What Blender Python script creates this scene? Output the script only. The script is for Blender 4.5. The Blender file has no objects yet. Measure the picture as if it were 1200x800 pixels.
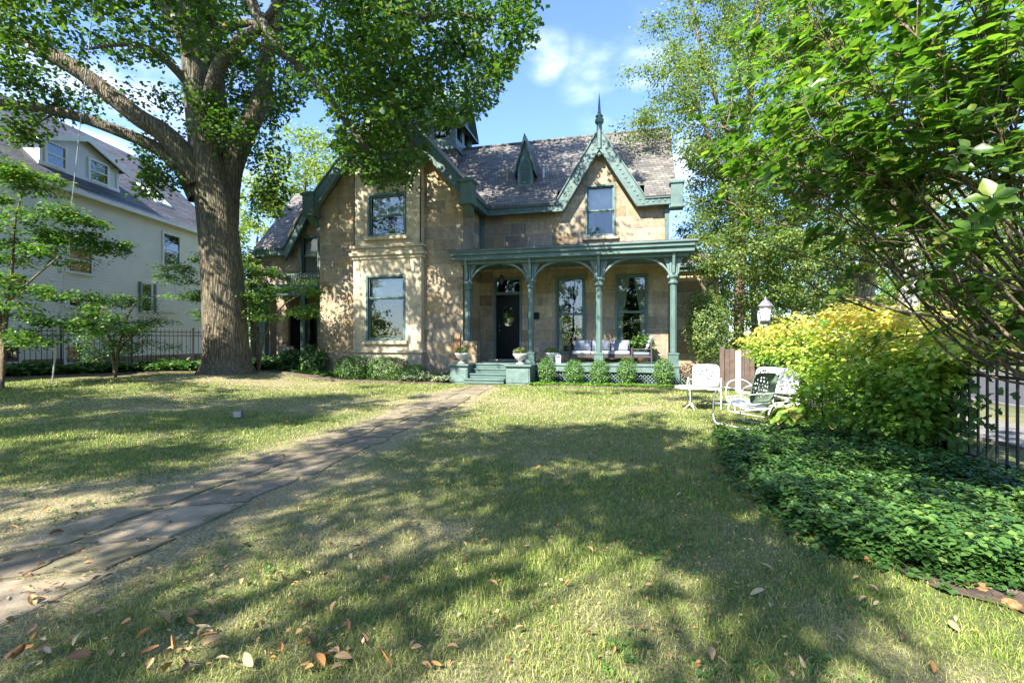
import bpy, bmesh, math, random
import numpy as np
from mathutils import Vector, Matrix
random.seed(7)
R = np.random.default_rng(11)
S = bpy.context.scene
COL = S.collection
EYE = 1.4; F = 560.0
rad = math.radians

# ------------------------------------------------------------------ helpers
def at(px, py, Y):
    """point seen at photo pixel (px,py) at depth Y"""
    return np.array([(px-600)/F*Y, Y, EYE+(400-py)/F*Y])
def sstep(a, b, x):
    t = np.clip((x-a)/(b-a), 0, 1); return t*t*(3-2*t)
def hgt(x, y):
    x = np.asarray(x, float); y = np.asarray(y, float)
    h = .30*sstep(-6.0, -9.5, x)*sstep(8.5, 15, y)
    h = h + .012*np.sin(x*1.7+.6*y)*np.sin(y*1.3-.4*x)*sstep(60, 20, np.abs(y))
    return h
def n2(x, y, sc=1.0, seed=0):
    """smooth 2-d noise 0..1"""
    r = np.random.default_rng(seed); v = 0; a = 0
    for k in range(9):
        f = sc*(.6+.45*k); th = r.uniform(0, 6.283); p = r.uniform(0, 6.283, 2)
        w = 1/(1+.35*k)
        v = v + w*np.sin(f*(x*math.cos(th)+y*math.sin(th))+p[0])*np.cos(f*.8*(-x*math.sin(th)+y*math.cos(th))+p[1]); a += w
    return .5+.5*np.clip(v/a*2.6, -1, 1)

def tag(o, label=None, cat=None, group=None, kind=None):
    if label: o['label'] = label
    if cat: o['category'] = cat
    if group: o['group'] = group
    if kind: o['kind'] = kind
    return o
def empty(name, loc=(0,0,0), rz=0, **k):
    o = bpy.data.objects.new(name, None); COL.objects.link(o)
    o.location = loc; o.rotation_euler = (0, 0, rz); o.empty_display_size = .2
    tag(o, **k); return o
def link(name, me, parent=None):
    o = bpy.data.objects.new(name, me); COL.objects.link(o)
    if parent: o.parent = parent
    return o
def copy_tree(o, parent=None):
    c = o.copy(); COL.objects.link(c); c.parent = parent
    for ch in list(o.children): copy_tree(ch, c)
    return c

def np_mesh(name, V, faces, mat, attr=None, smooth=False):
    """V (n,3); faces list of (m,k) int arrays"""
    me = bpy.data.meshes.new(name)
    V = np.asarray(V, np.float32)
    me.vertices.add(len(V)); me.vertices.foreach_set('co', V.ravel())
    loops = np.concatenate([f.ravel() for f in faces]).astype(np.int32)
    tot = np.concatenate([np.full(len(f), f.shape[1]) for f in faces]).astype(np.int32)
    st = np.concatenate([[0], np.cumsum(tot)[:-1]]).astype(np.int32)
    me.loops.add(len(loops)); me.loops.foreach_set('vertex_index', loops)
    me.polygons.add(len(tot)); me.polygons.foreach_set('loop_start', st)
    try: me.polygons.foreach_set('loop_total', tot)
    except Exception: pass
    if attr:
        for nm, a in attr.items():
            at_ = me.attributes.new(nm, 'FLOAT', 'POINT'); at_.data.foreach_set('value', np.asarray(a, np.float32))
    me.update(calc_edges=True); me.validate()
    if smooth: me.polygons.foreach_set('use_smooth', np.ones(len(tot), bool))
    if mat: me.materials.append(mat)
    return me

class MB:
    """collects simple shapes for ONE mesh"""
    def __init__(s, off=(0,0,0)): s.v = []; s.f = []; s.off = off
    def add(s, V, Fc):
        n = len(s.v); s.v += [tuple(p) for p in V]; s.f += [tuple(i+n for i in f) for f in Fc]
        return s
    def box(s, x0, x1, y0, y1, z0, z1):
        V = [(x,y,z) for z in (z0,z1) for y in (y0,y1) for x in (x0,x1)]
        return s.add(V, [(0,2,3,1),(4,5,7,6),(0,1,5,4),(2,6,7,3),(0,4,6,2),(1,3,7,5)])
    def prism(s, pts, y0, y1):           # polygon (x,z) extruded along y
        n = len(pts)
        V = [(p[0],y0,p[1]) for p in pts]+[(p[0],y1,p[1]) for p in pts]
        Fc = [tuple(range(n)), tuple(range(2*n-1, n-1, -1))]+[(i, i+n, (i+1)%n+n, (i+1)%n) for i in range(n)]
        return s.add(V, Fc)
    def prismx(s, pts, x0, x1):          # polygon (y,z) extruded along x
        n = len(pts)
        V = [(x0,p[0],p[1]) for p in pts]+[(x1,p[0],p[1]) for p in pts]
        Fc = [tuple(range(n)), tuple(range(2*n-1, n-1, -1))]+[(i, i+n, (i+1)%n+n, (i+1)%n) for i in range(n)]
        return s.add(V, Fc)
    def prismz(s, pts, z0, z1):
        n = len(pts)
        V = [(p[0],p[1],z0) for p in pts]+[(p[0],p[1],z1) for p in pts]
        Fc = [tuple(range(n)), tuple(range(2*n-1, n-1, -1))]+[(i, i+n, (i+1)%n+n, (i+1)%n) for i in range(n)]
        return s.add(V, Fc)
    def slab(s, a, b, c, d, t):          # quad a b c d with thickness t downwards
        V = [a,b,c,d]+[(p[0],p[1],p[2]-t) for p in (a,b,c,d)]
        return s.add(V, [(0,1,2,3),(7,6,5,4),(0,4,5,1),(1,5,6,2),(2,6,7,3),(3,7,4,0)])
    def lathe(s, prof, c=(0,0,0), n=20):
        V = [(c[0]+r*math.cos(6.2832*i/n), c[1]+r*math.sin(6.2832*i/n), c[2]+z) for r, z in prof for i in range(n)]
        Fc = [(k*n+i, k*n+(i+1)%n, (k+1)*n+(i+1)%n, (k+1)*n+i) for k in range(len(prof)-1) for i in range(n)]
        Fc += [tuple(range(n-1,-1,-1)), tuple((len(prof)-1)*n+i for i in range(n))]
        return s.add(V, Fc)
    def tube(s, pts, r, n=8, closed=False):
        V, Fc = tube_np(np.array(pts, float), np.array(r if hasattr(r, '__len__') else [r]*len(pts)), n, closed)
        return s.add([tuple(p) for p in V], [tuple(int(i) for i in f) for f in Fc])
    def build(s, name, mat, parent=None, bevel=0, smooth=False, kind=None):
        me = bpy.data.meshes.new(name)
        me.from_pydata([(x-s.off[0], y-s.off[1], z-s.off[2]) for x,y,z in s.v], [], s.f); me.update()
        bm = bmesh.new(); bm.from_mesh(me); bmesh.ops.recalc_face_normals(bm, faces=bm.faces); bm.to_mesh(me); bm.free()
        if mat: me.materials.append(mat)
        if smooth: me.polygons.foreach_set('use_smooth', np.ones(len(me.polygons), bool))
        o = link(name, me, parent)
        if bevel:
            m = o.modifiers.new('bevel', 'BEVEL'); m.width = bevel; m.segments = 2; m.limit_method = 'ANGLE'
        if kind: o['kind'] = kind
        return o

def tube_np(P, rr, n=8, closed=False, rough=0, seed=0):
    m = len(P); T = np.zeros_like(P)
    if closed: T = np.roll(P,-1,0)-np.roll(P,1,0)
    else:
        T[1:-1] = P[2:]-P[:-2]; T[0] = P[1]-P[0]; T[-1] = P[-1]-P[-2]
    T /= np.linalg.norm(T, axis=1)[:,None]+1e-9
    ref = np.array([0,0,1.]) if abs(T[:,2]).mean() < .8 else np.array([1.,0,0])
    A = np.cross(T, ref); A /= np.linalg.norm(A, axis=1)[:,None]+1e-9
    B = np.cross(T, A)
    an = np.arange(n)/n*2*math.pi
    V = P[:,None,:]+rr[:,None,None]*(np.cos(an)[None,:,None]*A[:,None,:]+np.sin(an)[None,:,None]*B[:,None,:])
    V = V.reshape(-1,3)
    k = m if closed else m-1
    i = np.arange(k)[:,None]*n; j = np.arange(n)[None,:]
    i2 = ((np.arange(k)+1)%m)[:,None]*n
    Fc = np.stack([i+j, i+(j+1)%n, i2+(j+1)%n, i2+j], -1).reshape(-1,4)
    return V, Fc
def spline(P, sub=6):
    P = np.array(P, float)
    if len(P) < 3:
        t = np.linspace(0,1,sub+1)[:,None]; return P[0]*(1-t)+P[-1]*t
    Q = np.vstack([2*P[0]-P[1], P, 2*P[-1]-P[-2]]); out = []
    for i in range(1, len(Q)-2):
        for t in np.arange(sub)/sub:
            a,b,c,d = Q[i-1],Q[i],Q[i+1],Q[i+2]
            out.append(.5*((2*b)+(-a+c)*t+(2*a-5*b+4*c-d)*t*t+(-a+3*b-3*c+d)*t**3))
    out.append(Q[-2]); return np.array(out)
class Tubes:
    def __init__(s): s.V = []; s.F = []; s.n = 0
    def add(s, P, r, n=7):
        V, Fc = tube_np(np.asarray(P), np.asarray(r), n); s.V.append(V); s.F.append(Fc+s.n); s.n += len(V)
    def build(s, name, mat, parent=None, smooth=True):
        return link(name, np_mesh(name, np.concatenate(s.V), [np.concatenate(s.F)], mat, smooth=smooth), parent)

# ------------------------------------------------------------------ materials
class NT:
    def __init__(s, name):
        s.m = bpy.data.materials.new(name); s.m.use_nodes = True; s.t = s.m.node_tree; s.t.nodes.clear()
        s.out = s.n('ShaderNodeOutputMaterial')
    def n(s, typ, ins=None, **props):
        nd = s.t.nodes.new(typ)
        for k, v in props.items(): setattr(nd, k, v)
        if ins:
            for k, v in ins.items():
                if hasattr(v, 'is_output') or isinstance(v, bpy.types.NodeSocket): s.t.links.new(v, nd.inputs[k])
                else: nd.inputs[k].default_value = v
        return nd
    def math(s, op, a, b=0.0, clamp=False):
        return s.n('ShaderNodeMath', {0: a, 1: b}, operation=op, use_clamp=clamp).outputs[0]
    def ramp(s, fac, stops, interp='LINEAR'):
        nd = s.n('ShaderNodeValToRGB', {0: fac}); cr = nd.color_ramp; cr.interpolation = interp
        while len(cr.elements) < len(stops): cr.elements.new(.5)
        for e, (p, c) in zip(cr.elements, stops):
            e.position = p; e.color = (*c, 1) if len(c) == 3 else c
        return nd.outputs[0]
    def mix(s, fac, a, b, mode='MIX'):
        nd = s.n('ShaderNodeMix', data_type='RGBA', blend_type=mode)
        for i, v in ((0, fac), (6, a), (7, b)):
            if isinstance(v, bpy.types.NodeSocket): s.t.links.new(v, nd.inputs[i])
            else: nd.inputs[i].default_value = v if i == 0 else ((*v, 1) if len(v) == 3 else v)
        return nd.outputs[2]
    def coord(s, kind='Object'): return s.n('ShaderNodeTexCoord').outputs[kind]
    def noise(s, vec, scale, detail=4, rough=.55, out=0, dim='3D'):
        return s.n('ShaderNodeTexNoise', {'Vector': vec, 'Scale': scale, 'Detail': detail, 'Roughness': rough}, noise_dimensions=dim).outputs[out]
    def mapping(s, vec, scale=(1,1,1), loc=(0,0,0), rot=(0,0,0)):
        return s.n('ShaderNodeMapping', {'Vector': vec, 'Scale': scale, 'Location': loc, 'Rotation': rot}).outputs[0]
    def bump(s, h, strength=.3, dist=.02):
        return s.n('ShaderNodeBump', {'Height': h, 'Strength': strength, 'Distance': dist}).outputs[0]
    def principled(s, color, rough=.6, normal=None, **kw):
        p = s.n('ShaderNodeBsdfPrincipled')
        for k, v in [('Base Color', color), ('Roughness', rough), ('Normal', normal)]+[(k.replace('_',' '), v) for k, v in kw.items()]:
            if v is None: continue
            if isinstance(v, bpy.types.NodeSocket): s.t.links.new(v, p.inputs[k])
            else: p.inputs[k].default_value = (*v, 1) if (isinstance(v, tuple) and len(v) == 3) else v
        s.t.links.new(p.outputs[0], s.out.inputs[0]); return p
    def done(s, sh=None):
        if sh is not None: s.t.links.new(sh, s.out.inputs[0])
        return s.m

def leafmat(name, stops, trans=.35, gloss=.35, rough=.45):
    t = NT(name); a = t.n('ShaderNodeAttribute', attribute_name='rnd').outputs['Fac']
    c = t.ramp(a, stops)
    c = t.mix(.35, c, t.mix(1, c, t.ramp(t.noise(t.coord(), 1.1, 2), [(.3,(.6,.7,.7)),(.7,(1.5,1.35,1.2))]), 'MULTIPLY'))
    p = t.principled(c, rough, Specular_IOR_Level=gloss)
    tr = t.n('ShaderNodeBsdfTranslucent', {'Color': t.mix(1, c, (1.35,1.5,.6), 'MULTIPLY')})
    ms = t.n('ShaderNodeMixShader', {0: trans, 1: p.outputs[0], 2: tr.outputs[0]})
    return t.done(ms.outputs[0])
def plain(name, col, rough=.6, var=.15, scale=3, bump=0, bscale=40, dirt=None, **kw):
    t = NT(name); co = t.coord()
    lo = tuple(c*(1-var) for c in col); hi = tuple(min(1,c*(1+var)) for c in col)
    c = t.ramp(t.noise(co, scale, 5), [(.3,lo),(.7,hi)])
    if dirt: c = t.mix(t.ramp(t.noise(co, scale*2.3, 7, .7), [(.52,(0,0,0)),(.72,(.8,.8,.8))]), c, dirt)
    nm = t.bump(t.noise(co, bscale, 4), bump, .01) if bump else None
    t.principled(c, rough, nm, **kw); return t.m

M = {}
def make_stone(name, bw, rh, stops, bumpd=.95, stain=.55, ysc=1.0):
    t = NT(name); co = t.coord(); sp = t.n('ShaderNodeSeparateXYZ', {0: co})
    u = t.math('ADD', sp.outputs[0], t.math('MULTIPLY', sp.outputs[1], ysc))
    v = t.n('ShaderNodeCombineXYZ', {0: u, 1: sp.outputs[2], 2: 0.0}).outputs[0]
    wob = t.n('ShaderNodeVectorMath', {0: v, 1: t.mapping(t.noise(co, 2.2, 2, out=1), (.03,.03,0))}, operation='ADD').outputs[0]
    b = t.n('ShaderNodeTexBrick', {'Vector': wob, 'Color1': (0,0,0,1), 'Color2': (1,1,1,1), 'Mortar': (.5,.5,.5,1), 'Scale': 1.0,
        'Mortar Size': .012, 'Mortar Smooth': .2, 'Bias': 0.0, 'Brick Width': bw, 'Row Height': rh}, offset=.5, squash=.72, squash_frequency=3)
    c = t.ramp(b.outputs[0], stops)
    c = t.mix(1, c, t.ramp(t.noise(co, 1.4, 8, .7), [(.25,(.5,.5,.52)),(.5,(1,1,1)),(.8,(1.35,1.25,1.1))]), 'MULTIPLY')
    c = t.mix(1, c, t.ramp(t.noise(co, 9, 6, .7), [(.3,(.66,.64,.62)),(.6,(1.1,1.1,1.1))]), 'MULTIPLY')
    st = t.noise(t.mapping(co, (3.5,3.5,.5)), 1.0, 6, .7)
    c = t.mix(t.math('MULTIPLY', t.ramp(st, [(.5,(0,0,0)),(.72,(1,1,1))]), stain), c, (.10,.085,.065))
    c = t.mix(t.math('MULTIPLY', b.outputs[1], .55), c, (.50,.46,.38))
    h = t.math('ADD', t.math('MULTIPLY', b.outputs[1], -1.0), t.math('MULTIPLY', t.noise(co, 11, 7, .7), .9))
    t.principled(c, .9, t.bump(h, bumpd, .03)); return t.m
SAND = [(0,(.25,.18,.10)),(.2,(.40,.30,.17)),(.38,(.23,.19,.14)),(.55,(.46,.355,.215)),(.72,(.28,.24,.185)),(.88,(.52,.415,.26)),(1,(.19,.14,.09))]
M['stone'] = make_stone('sandstone_ashlar', .95, .47, SAND)
M['stone_porch'] = make_stone('porch_sandstone', .8, .45, [(0,(.56,.44,.26)),(.3,(.64,.51,.32)),(.6,(.50,.40,.26)),(1,(.68,.54,.34))], .35, .4)
M['stone_trim'] = plain('dressed_sandstone', (.50,.42,.28), .85, .2, 2.5, .5, 25, dirt=(.16,.14,.11))
M['stone_dark'] = make_stone('brown_stone_base', .55, .2, [(0,(.16,.12,.09)),(.5,(.25,.19,.13)),(1,(.33,.26,.18))], .8)
M['trim'] = plain('teal_paint', (.078,.135,.115), .5, .22, 2.2, .35, 60, dirt=(.15,.185,.16))
M['trim_dark'] = plain('dark_teal_paint', (.05,.10,.085), .45, .15, 3)
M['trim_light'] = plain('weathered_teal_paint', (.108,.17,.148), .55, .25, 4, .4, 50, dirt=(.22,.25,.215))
M['white'] = plain('white_enamel', (.66,.67,.66), .4, .06, 6, .1, 50, dirt=(.42,.36,.28))
M['green_enamel'] = plain('sage_enamel', (.17,.235,.165), .38, .08, 6)
M['black_iron'] = plain('black_iron', (.03,.028,.028), .5, .3, 9, .3, 90, dirt=(.12,.09,.08))
M['door'] = plain('black_door_paint', (.006,.008,.010), .35, .2, 4, Specular_IOR_Level=.12)
M['slate_pane'] = plain('dark_room', (.015,.014,.013), .9)  # near-black colour in place of the shade inside rooms and under the porch
M['cushion'] = plain('grey_blue_cushion', (.17,.195,.235), .95, .12, 5, .4, 120)
M['cushion_pale'] = plain('pale_cushion_piping', (.33,.34,.35), .95, .1, 5)
M['wicker'] = plain('dark_wicker', (.05,.04,.035), .7, .3, 30, .8, 60)
M['curtain'] = plain('cream_curtain', (.78,.77,.66), .95, .1, 4)
M['blind'] = plain('white_blind', (.78,.80,.82), .8, .04, 4)
M['metal'] = plain('galvanised', (.45,.46,.47), .4, .15, 8, Metallic=.6)
M['brass'] = plain('aged_brass', (.55,.42,.2), .3, .2, 8, Metallic=.9)
M['concrete'] = plain('pale_concrete', (.17,.16,.14), .9, .15, 1.4, .3, 60)
M['asphalt'] = plain('asphalt', (.06,.06,.062), .9, .2, 2, .4, 90)
M['mulch'] = plain('mulch_soil', (.085,.06,.042), .97, .45, 5, 1.0, 35, dirt=(.17,.13,.09))
M['urn'] = plain('pale_cast_stone', (.55,.53,.48), .85, .15, 8, .4, 60, dirt=(.28,.3,.24))
M['wood_old'] = plain('weathered_boards', (.10,.068,.05), .85, .35, 5, .6, 30)
M['plaque'] = plain('brown_plaque', (.28,.15,.06), .6, .2, 8)
M['plaque_mark'] = plain('cream_lettering', (.6,.5,.3), .6, .1, 8)
M['lamp_glass'] = plain('frosted_lamp_glass', (.62,.64,.68), .2, .05, 4)
M['lamp_iron'] = plain('grey_iron', (.16,.15,.17), .45, .2, 9)
M['shade_fabric'] = plain('printed_fabric', (.42,.36,.36), .95, .5, 14)

def m_glass():
    t = NT('window_glass')
    fr = t.n('ShaderNodeFresnel', {'IOR': 1.5, 'Normal': t.bump(t.noise(t.coord(), 1.6, 2), .25, .02)}).outputs[0]
    fac = t.math('ADD', t.math('MULTIPLY', fr, .9), .03, True)
    g = t.n('ShaderNodeBsdfGlossy', {'Color': (.92,.95,.97,1), 'Roughness': .01, 'Normal': t.bump(t.noise(t.coord(), 1.6, 2), .25, .02)})
    tr = t.n('ShaderNodeBsdfTransparent', {'Color': (.78,.82,.80,1)})
    return t.done(t.n('ShaderNodeMixShader', {0: fac, 1: tr.outputs[0], 2: g.outputs[0]}).outputs[0])
M['glass'] = m_glass()
def m_roof(name, c1, c2, c3, rh=.14, bw=.3, warm=.5):
    t = NT(name); co = t.coord(); sp = t.n('ShaderNodeSeparateXYZ', {0: co})
    u = t.math('ADD', sp.outputs[0], t.math('MULTIPLY', sp.outputs[1], .35))
    v = t.n('ShaderNodeCombineXYZ', {0: u, 1: t.math('MULTIPLY', sp.outputs[2], 1.3), 2: 0.0}).outputs[0]
    b = t.n('ShaderNodeTexBrick', {'Vector': v, 'Color1': (0,0,0,1), 'Color2': (1,1,1,1), 'Mortar': (.2,.2,.2,1), 'Scale': 1.0,
        'Mortar Size': .007, 'Mortar Smooth': .1, 'Brick Width': bw, 'Row Height': rh})
    c = t.ramp(b.outputs[0], [(0,c1),(.5,c2),(1,c3)])
    c = t.mix(1, c, t.ramp(t.noise(co, .9, 6, .65), [(.3,(.7,.7,.71)),(.7,(1.25,1.22,1.15))]), 'MULTIPLY')
    c = t.mix(b.outputs[1], c, (.015,.015,.018))
    row = t.math('FRACT', t.math('DIVIDE', t.math('MULTIPLY', sp.outputs[2], 1.3), rh))
    h = t.math('ADD', t.math('MULTIPLY', row, -1.0), t.math('MULTIPLY', b.outputs[0], .35))
    h = t.math('ADD', h, t.math('MULTIPLY', b.outputs[1], -.6))
    t.principled(c, .72, t.bump(h, .8, .02)); return t.m
M['roof'] = m_roof('slate_roof', (.085,.080,.074), (.135,.127,.116), (.205,.19,.168))
M['roof_grey'] = m_roof('grey_shingle_roof', (.055,.056,.064), (.085,.086,.098), (.125,.125,.14), .16, .35)
def m_siding(name, col, pitch=.13):
    t = NT(name); co = t.coord(); z = t.n('ShaderNodeSeparateXYZ', {0: co}).outputs[2]
    fr = t.math('FRACT', t.math('DIVIDE', z, pitch))
    gap = t.ramp(fr, [(0,(.55,.55,.55)),(.07,(1,1,1))])
    c = t.mix(1, t.ramp(t.noise(co, 1.3, 6), [(.3,tuple(x*.88 for x in col)),(.7,col)]), gap, 'MULTIPLY')
    t.principled(c, .55, t.bump(t.math('MULTIPLY', fr, -1.0), .9, .015)); return t.m
M['siding'] = m_siding('cream_clapboard', (.90,.87,.77))
M['siding_w'] = m_siding('white_clapboard', (.82,.82,.80))
M['white_trim'] = plain('white_trim_paint', (.80,.80,.78), .5, .05, 3)
def m_bark(name, c1, c2, c3, vs=(9,9,1.1), bump=1.0, dist=.05):
    t = NT(name); co = t.coord()
    w = t.n('ShaderNodeVectorMath', {0: co, 1: t.mapping(t.noise(co, 3, 3, out=1), (.14,.14,.2))}, operation='ADD').outputs[0]
    vo = t.n('ShaderNodeTexVoronoi', {'Vector': t.mapping(w, vs), 'Scale': 1.4}, feature='DISTANCE_TO_EDGE').outputs[0]
    n = t.noise(t.mapping(co, (vs[0]*1.6,vs[1]*1.6,vs[2]*2)), 1.0, 8, .7)
    h = t.math('ADD', t.math('MINIMUM', t.math('MULTIPLY', vo, 3.0), .8), t.math('MULTIPLY', n, .7))
    c = t.ramp(h, [(.25,c1),(.75,c2),(1,c3)])
    c = t.mix(t.math('MULTIPLY', t.ramp(t.noise(co, .8, 5), [(.5,(0,0,0)),(.7,(1,1,1))]), .35), c, (.13,.15,.09))
    t.principled(c, .92, t.bump(h, bump, dist)); return t.m
M['bark'] = m_bark('furrowed_bark', (.04,.032,.020), (.13,.105,.066), (.195,.16,.10), (11,11,.75), .65)
M['bark_s'] = m_bark('small_branch_bark', (.05,.035,.022), (.15,.105,.065), (.23,.17,.11), (22,22,3), .6, .01)
M['bark_pale'] = m_bark('pale_bark', (.16,.14,.11), (.36,.33,.28), (.5,.47,.4), (7,7,2), .5, .02)
def m_flag():
    t = NT('flagstone'); co = t.coord()
    a = t.n('ShaderNodeAttribute', attribute_name='rnd').outputs['Fac']
    c = t.ramp(a, [(0,(.17,.135,.09)),(.4,(.25,.205,.145)),(.7,(.21,.165,.11)),(1,(.32,.26,.18))])
    c = t.mix(1, c, t.ramp(t.noise(co, 4, 8, .7), [(.3,(.65,.66,.68)),(.7,(1.3,1.25,1.15))]), 'MULTIPLY')
    c = t.mix(t.math('MULTIPLY', t.ramp(t.noise(co, 2.1, 7, .75), [(.46,(0,0,0)),(.62,(1,1,1))]), .7), c, (.10,.105,.04))
    t.principled(c, .85, t.bump(t.noise(co, 9, 8, .7), .7, .02)); return t.m
M['flag'] = m_flag()
def m_ground():
    t = NT('lawn_soil'); co = t.coord()
    a = t.n('ShaderNodeAttribute', attribute_name='dry').outputs['Fac']
    n1 = t.noise(co, 2.5, 7, .65); n3 = t.noise(co, 55, 4, .7)
    g = t.ramp(n1, [(.3,(.085,.115,.03)),(.7,(.17,.19,.055))])
    d = t.ramp(n3, [(.3,(.22,.18,.09)),(.65,(.46,.39,.21))])
    f = t.math('ADD', a, t.math('MULTIPLY', t.math('SUBTRACT', n3, .5), .9), True)
    c = t.mix(f, g, d)
    c = t.mix(1, c, t.ramp(n3, [(.3,(.55,.55,.55)),(.7,(1.3,1.3,1.3))]), 'MULTIPLY')
    t.principled(c, .95, t.bump(t.math('ADD', n3, t.noise(co, 160, 3)), .8, .03)); return t.m
M['ground'] = m_ground()
def m_blade():
    t = NT('grass_blades'); a = t.n('ShaderNodeAttribute', attribute_name='rnd').outputs['Fac']
    d = t.n('ShaderNodeAttribute', attribute_name='dry').outputs['Fac']
    g = t.ramp(a, [(0,(.085,.165,.018)),(.5,(.19,.295,.04)),(.85,(.37,.43,.09)),(1,(.56,.50,.2))])
    s = t.ramp(a, [(0,(.26,.28,.075)),(.5,(.50,.46,.185)),(1,(.68,.61,.32))])
    c = t.mix(d, g, s)
    p = t.principled(c, .6, Specular_IOR_Level=.25)
    tr = t.n('ShaderNodeBsdfTranslucent', {'Color': c})
    return t.done(t.n('ShaderNodeMixShader', {0: .3, 1: p.outputs[0], 2: tr.outputs[0]}).outputs[0])
M['blade'] = m_blade()
G = lambda r,g,b: (r,g,b)
M['lf_maple'] = leafmat('maple_leaf', [(0,(.038,.088,.022)),(.5,(.062,.13,.028)),(.9,(.095,.168,.035)),(.99,(.13,.18,.035)),(1,(.28,.16,.04))], .46)
M['lf_dog'] = leafmat('dogwood_leaf', [(0,(.05,.13,.025)),(.5,(.09,.20,.035)),(.9,(.16,.26,.05)),(1,(.30,.26,.06))], .42)
M['lf_fore'] = leafmat('glossy_foreground_leaf', [(0,(.045,.115,.018)),(.5,(.09,.19,.026)),(.9,(.15,.26,.04)),(1,(.26,.30,.05))], .52, .5, .35)
M['lf_birch'] = leafmat('small_grey_green_leaf', [(0,(.08,.14,.045)),(.5,(.14,.21,.065)),(.85,(.22,.29,.09)),(1,(.42,.40,.09))], .45)
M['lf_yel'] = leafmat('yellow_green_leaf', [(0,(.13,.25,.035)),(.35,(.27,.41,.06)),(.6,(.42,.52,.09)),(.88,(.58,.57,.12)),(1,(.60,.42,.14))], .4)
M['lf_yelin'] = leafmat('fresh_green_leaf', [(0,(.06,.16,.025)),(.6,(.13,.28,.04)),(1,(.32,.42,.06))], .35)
M['lf_box'] = leafmat('boxwood_leaf', [(0,(.035,.095,.02)),(.6,(.08,.18,.035)),(1,(.18,.28,.06))], .2, .4)
M['lf_cover'] = leafmat('ground_cover_leaf', [(0,(.022,.07,.014)),(.5,(.052,.13,.028)),(.85,(.11,.20,.045)),(1,(.25,.32,.09))], .2, .5, .4)
M['lf_back'] = leafmat('distant_leaf', [(0,(.10,.17,.04)),(.5,(.19,.27,.055)),(1,(.36,.38,.09))], .45)
M['lf_var'] = leafmat('variegated_leaf', [(0,(.12,.2,.08)),(.5,(.30,.36,.22)),(1,(.6,.62,.45))], .2)
M['lf_red'] = leafmat('dull_red_flower', [(0,(.30,.08,.09)),(1,(.62,.30,.32))], .2)
M['lf_litter'] = leafmat('leaf_litter', [(0,(.20,.10,.04)),(.4,(.42,.25,.10)),(.75,(.5,.36,.17)),(1,(.5,.2,.05))], .15)
M['lf_brown'] = leafmat('brown_green_leaf', [(0,(.10,.06,.04)),(.6,(.20,.12,.08)),(1,(.16,.17,.06))], .2)
M['lf_dry'] = [plain('dry_leaf_tan', (.46,.29,.13), .8, .3, 30), plain('dry_leaf_brown', (.24,.13,.06), .8, .3, 30),
               plain('dry_leaf_orange', (.48,.22,.06), .7, .3, 30), plain('dry_leaf_pale', (.42,.33,.18), .8, .2, 30)]

# ------------------------------------------------------------------ leaves
def T_kite():
    return np.array([(0,0,0),(.5,.42,.07),(0,1,-.06),(-.5,.42,.07)])*[.62,1,1], [np.array([(0,1,2),(0,2,3)])]
def T_oval():
    V = [(0,0,0),(.24,.22,.05),(.36,.5,.07),(.22,.78,.02),(0,1.06,-.10),(-.22,.78,.02),(-.36,.5,.07),(-.24,.22,.05),(0,.5,-.01)]
    return np.array(V), [np.array([(0,1,8),(1,2,8),(2,3,8),(3,4,8),(4,5,8),(5,6,8),(6,7,8),(7,0,8)])]
def T_maple():
    V = [(0,.0,0),(.30,.08,.0),(.56,.30,-.06),(.30,.42,.04),(.34,.74,-.04),(.12,.66,.03),(0,1.05,-.08),(-.12,.66,.03),(-.34,.74,-.04),(-.30,.42,.04),(-.56,.30,-.06),(-.30,.08,0)]
    return np.array(V), [np.array([(0,1,2),(0,2,3),(0,3,4),(0,4,5),(0,5,6),(0,6,7),(0,7,8),(0,8,9),(0,9,10),(0,10,11)])]
def unit(a): return a/(np.linalg.norm(a, axis=-1, keepdims=True)+1e-9)
def leaf_mesh(name, P, N, D, S_, templ, mat, rnd=None, extra=None):
    """P pos, N normal, D growth dir, S_ sizes"""
    TV, TF = templ; n = len(P); k = len(TV)
    N = unit(N); Y = unit(D-(D*N).sum(1, keepdims=True)*N); X = np.cross(Y, N)
    S_ = np.asarray(S_)[:,None,None]
    V = P[:,None,:]+S_*(TV[None,:,0:1]*X[:,None,:]+TV[None,:,1:2]*Y[:,None,:]+TV[None,:,2:3]*N[:,None,:])
    fs = [(f[None]+(np.arange(n)*k)[:,None,None]).reshape(-1, f.shape[1]) for f in TF]
    if rnd is None: rnd = R.uniform(0,1,n)
    at_ = {'rnd': np.repeat(rnd, k)}
    return np_mesh(name, V.reshape(-1,3), fs, mat, at_)
def clump_leaves(C, rad_, per, size, flat=.5, up=1.0, jit=.7, droop=.25, sprays=9):
    """C (m,3) clump centres with radii rad_ (m,) -> P,N,D,S"""
    m = len(C); C = np.asarray(C); rad_ = np.asarray(rad_)
    sp = R.normal(0,.42,(m,sprays,3))*rad_[:,None,None]*[1,1,flat]+C[:,None,:]
    out = (sp-C[:,None,:]).reshape(-1,3)
    sp = sp.reshape(-1,3); srad = np.repeat(rad_, sprays)*.26
    q = max(1, per//sprays)
    P = np.repeat(sp, q, 0)+R.normal(0,1,(len(sp)*q,3))*np.repeat(srad,q)[:,None]*[1,1,.5]
    O = np.repeat(out, q, 0)
    n = len(P)
    N = np.array([0,0,up])+R.normal(0,jit*.6,(n,3))+unit(O)*.35
    D = unit(O+R.normal(0,.45,(n,3))*np.linalg.norm(O,axis=1).mean())+R.normal(0,.5,(n,3))-np.array([0,0,droop])
    return P, N, D, size*R.uniform(.7,1.25,n)
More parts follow.
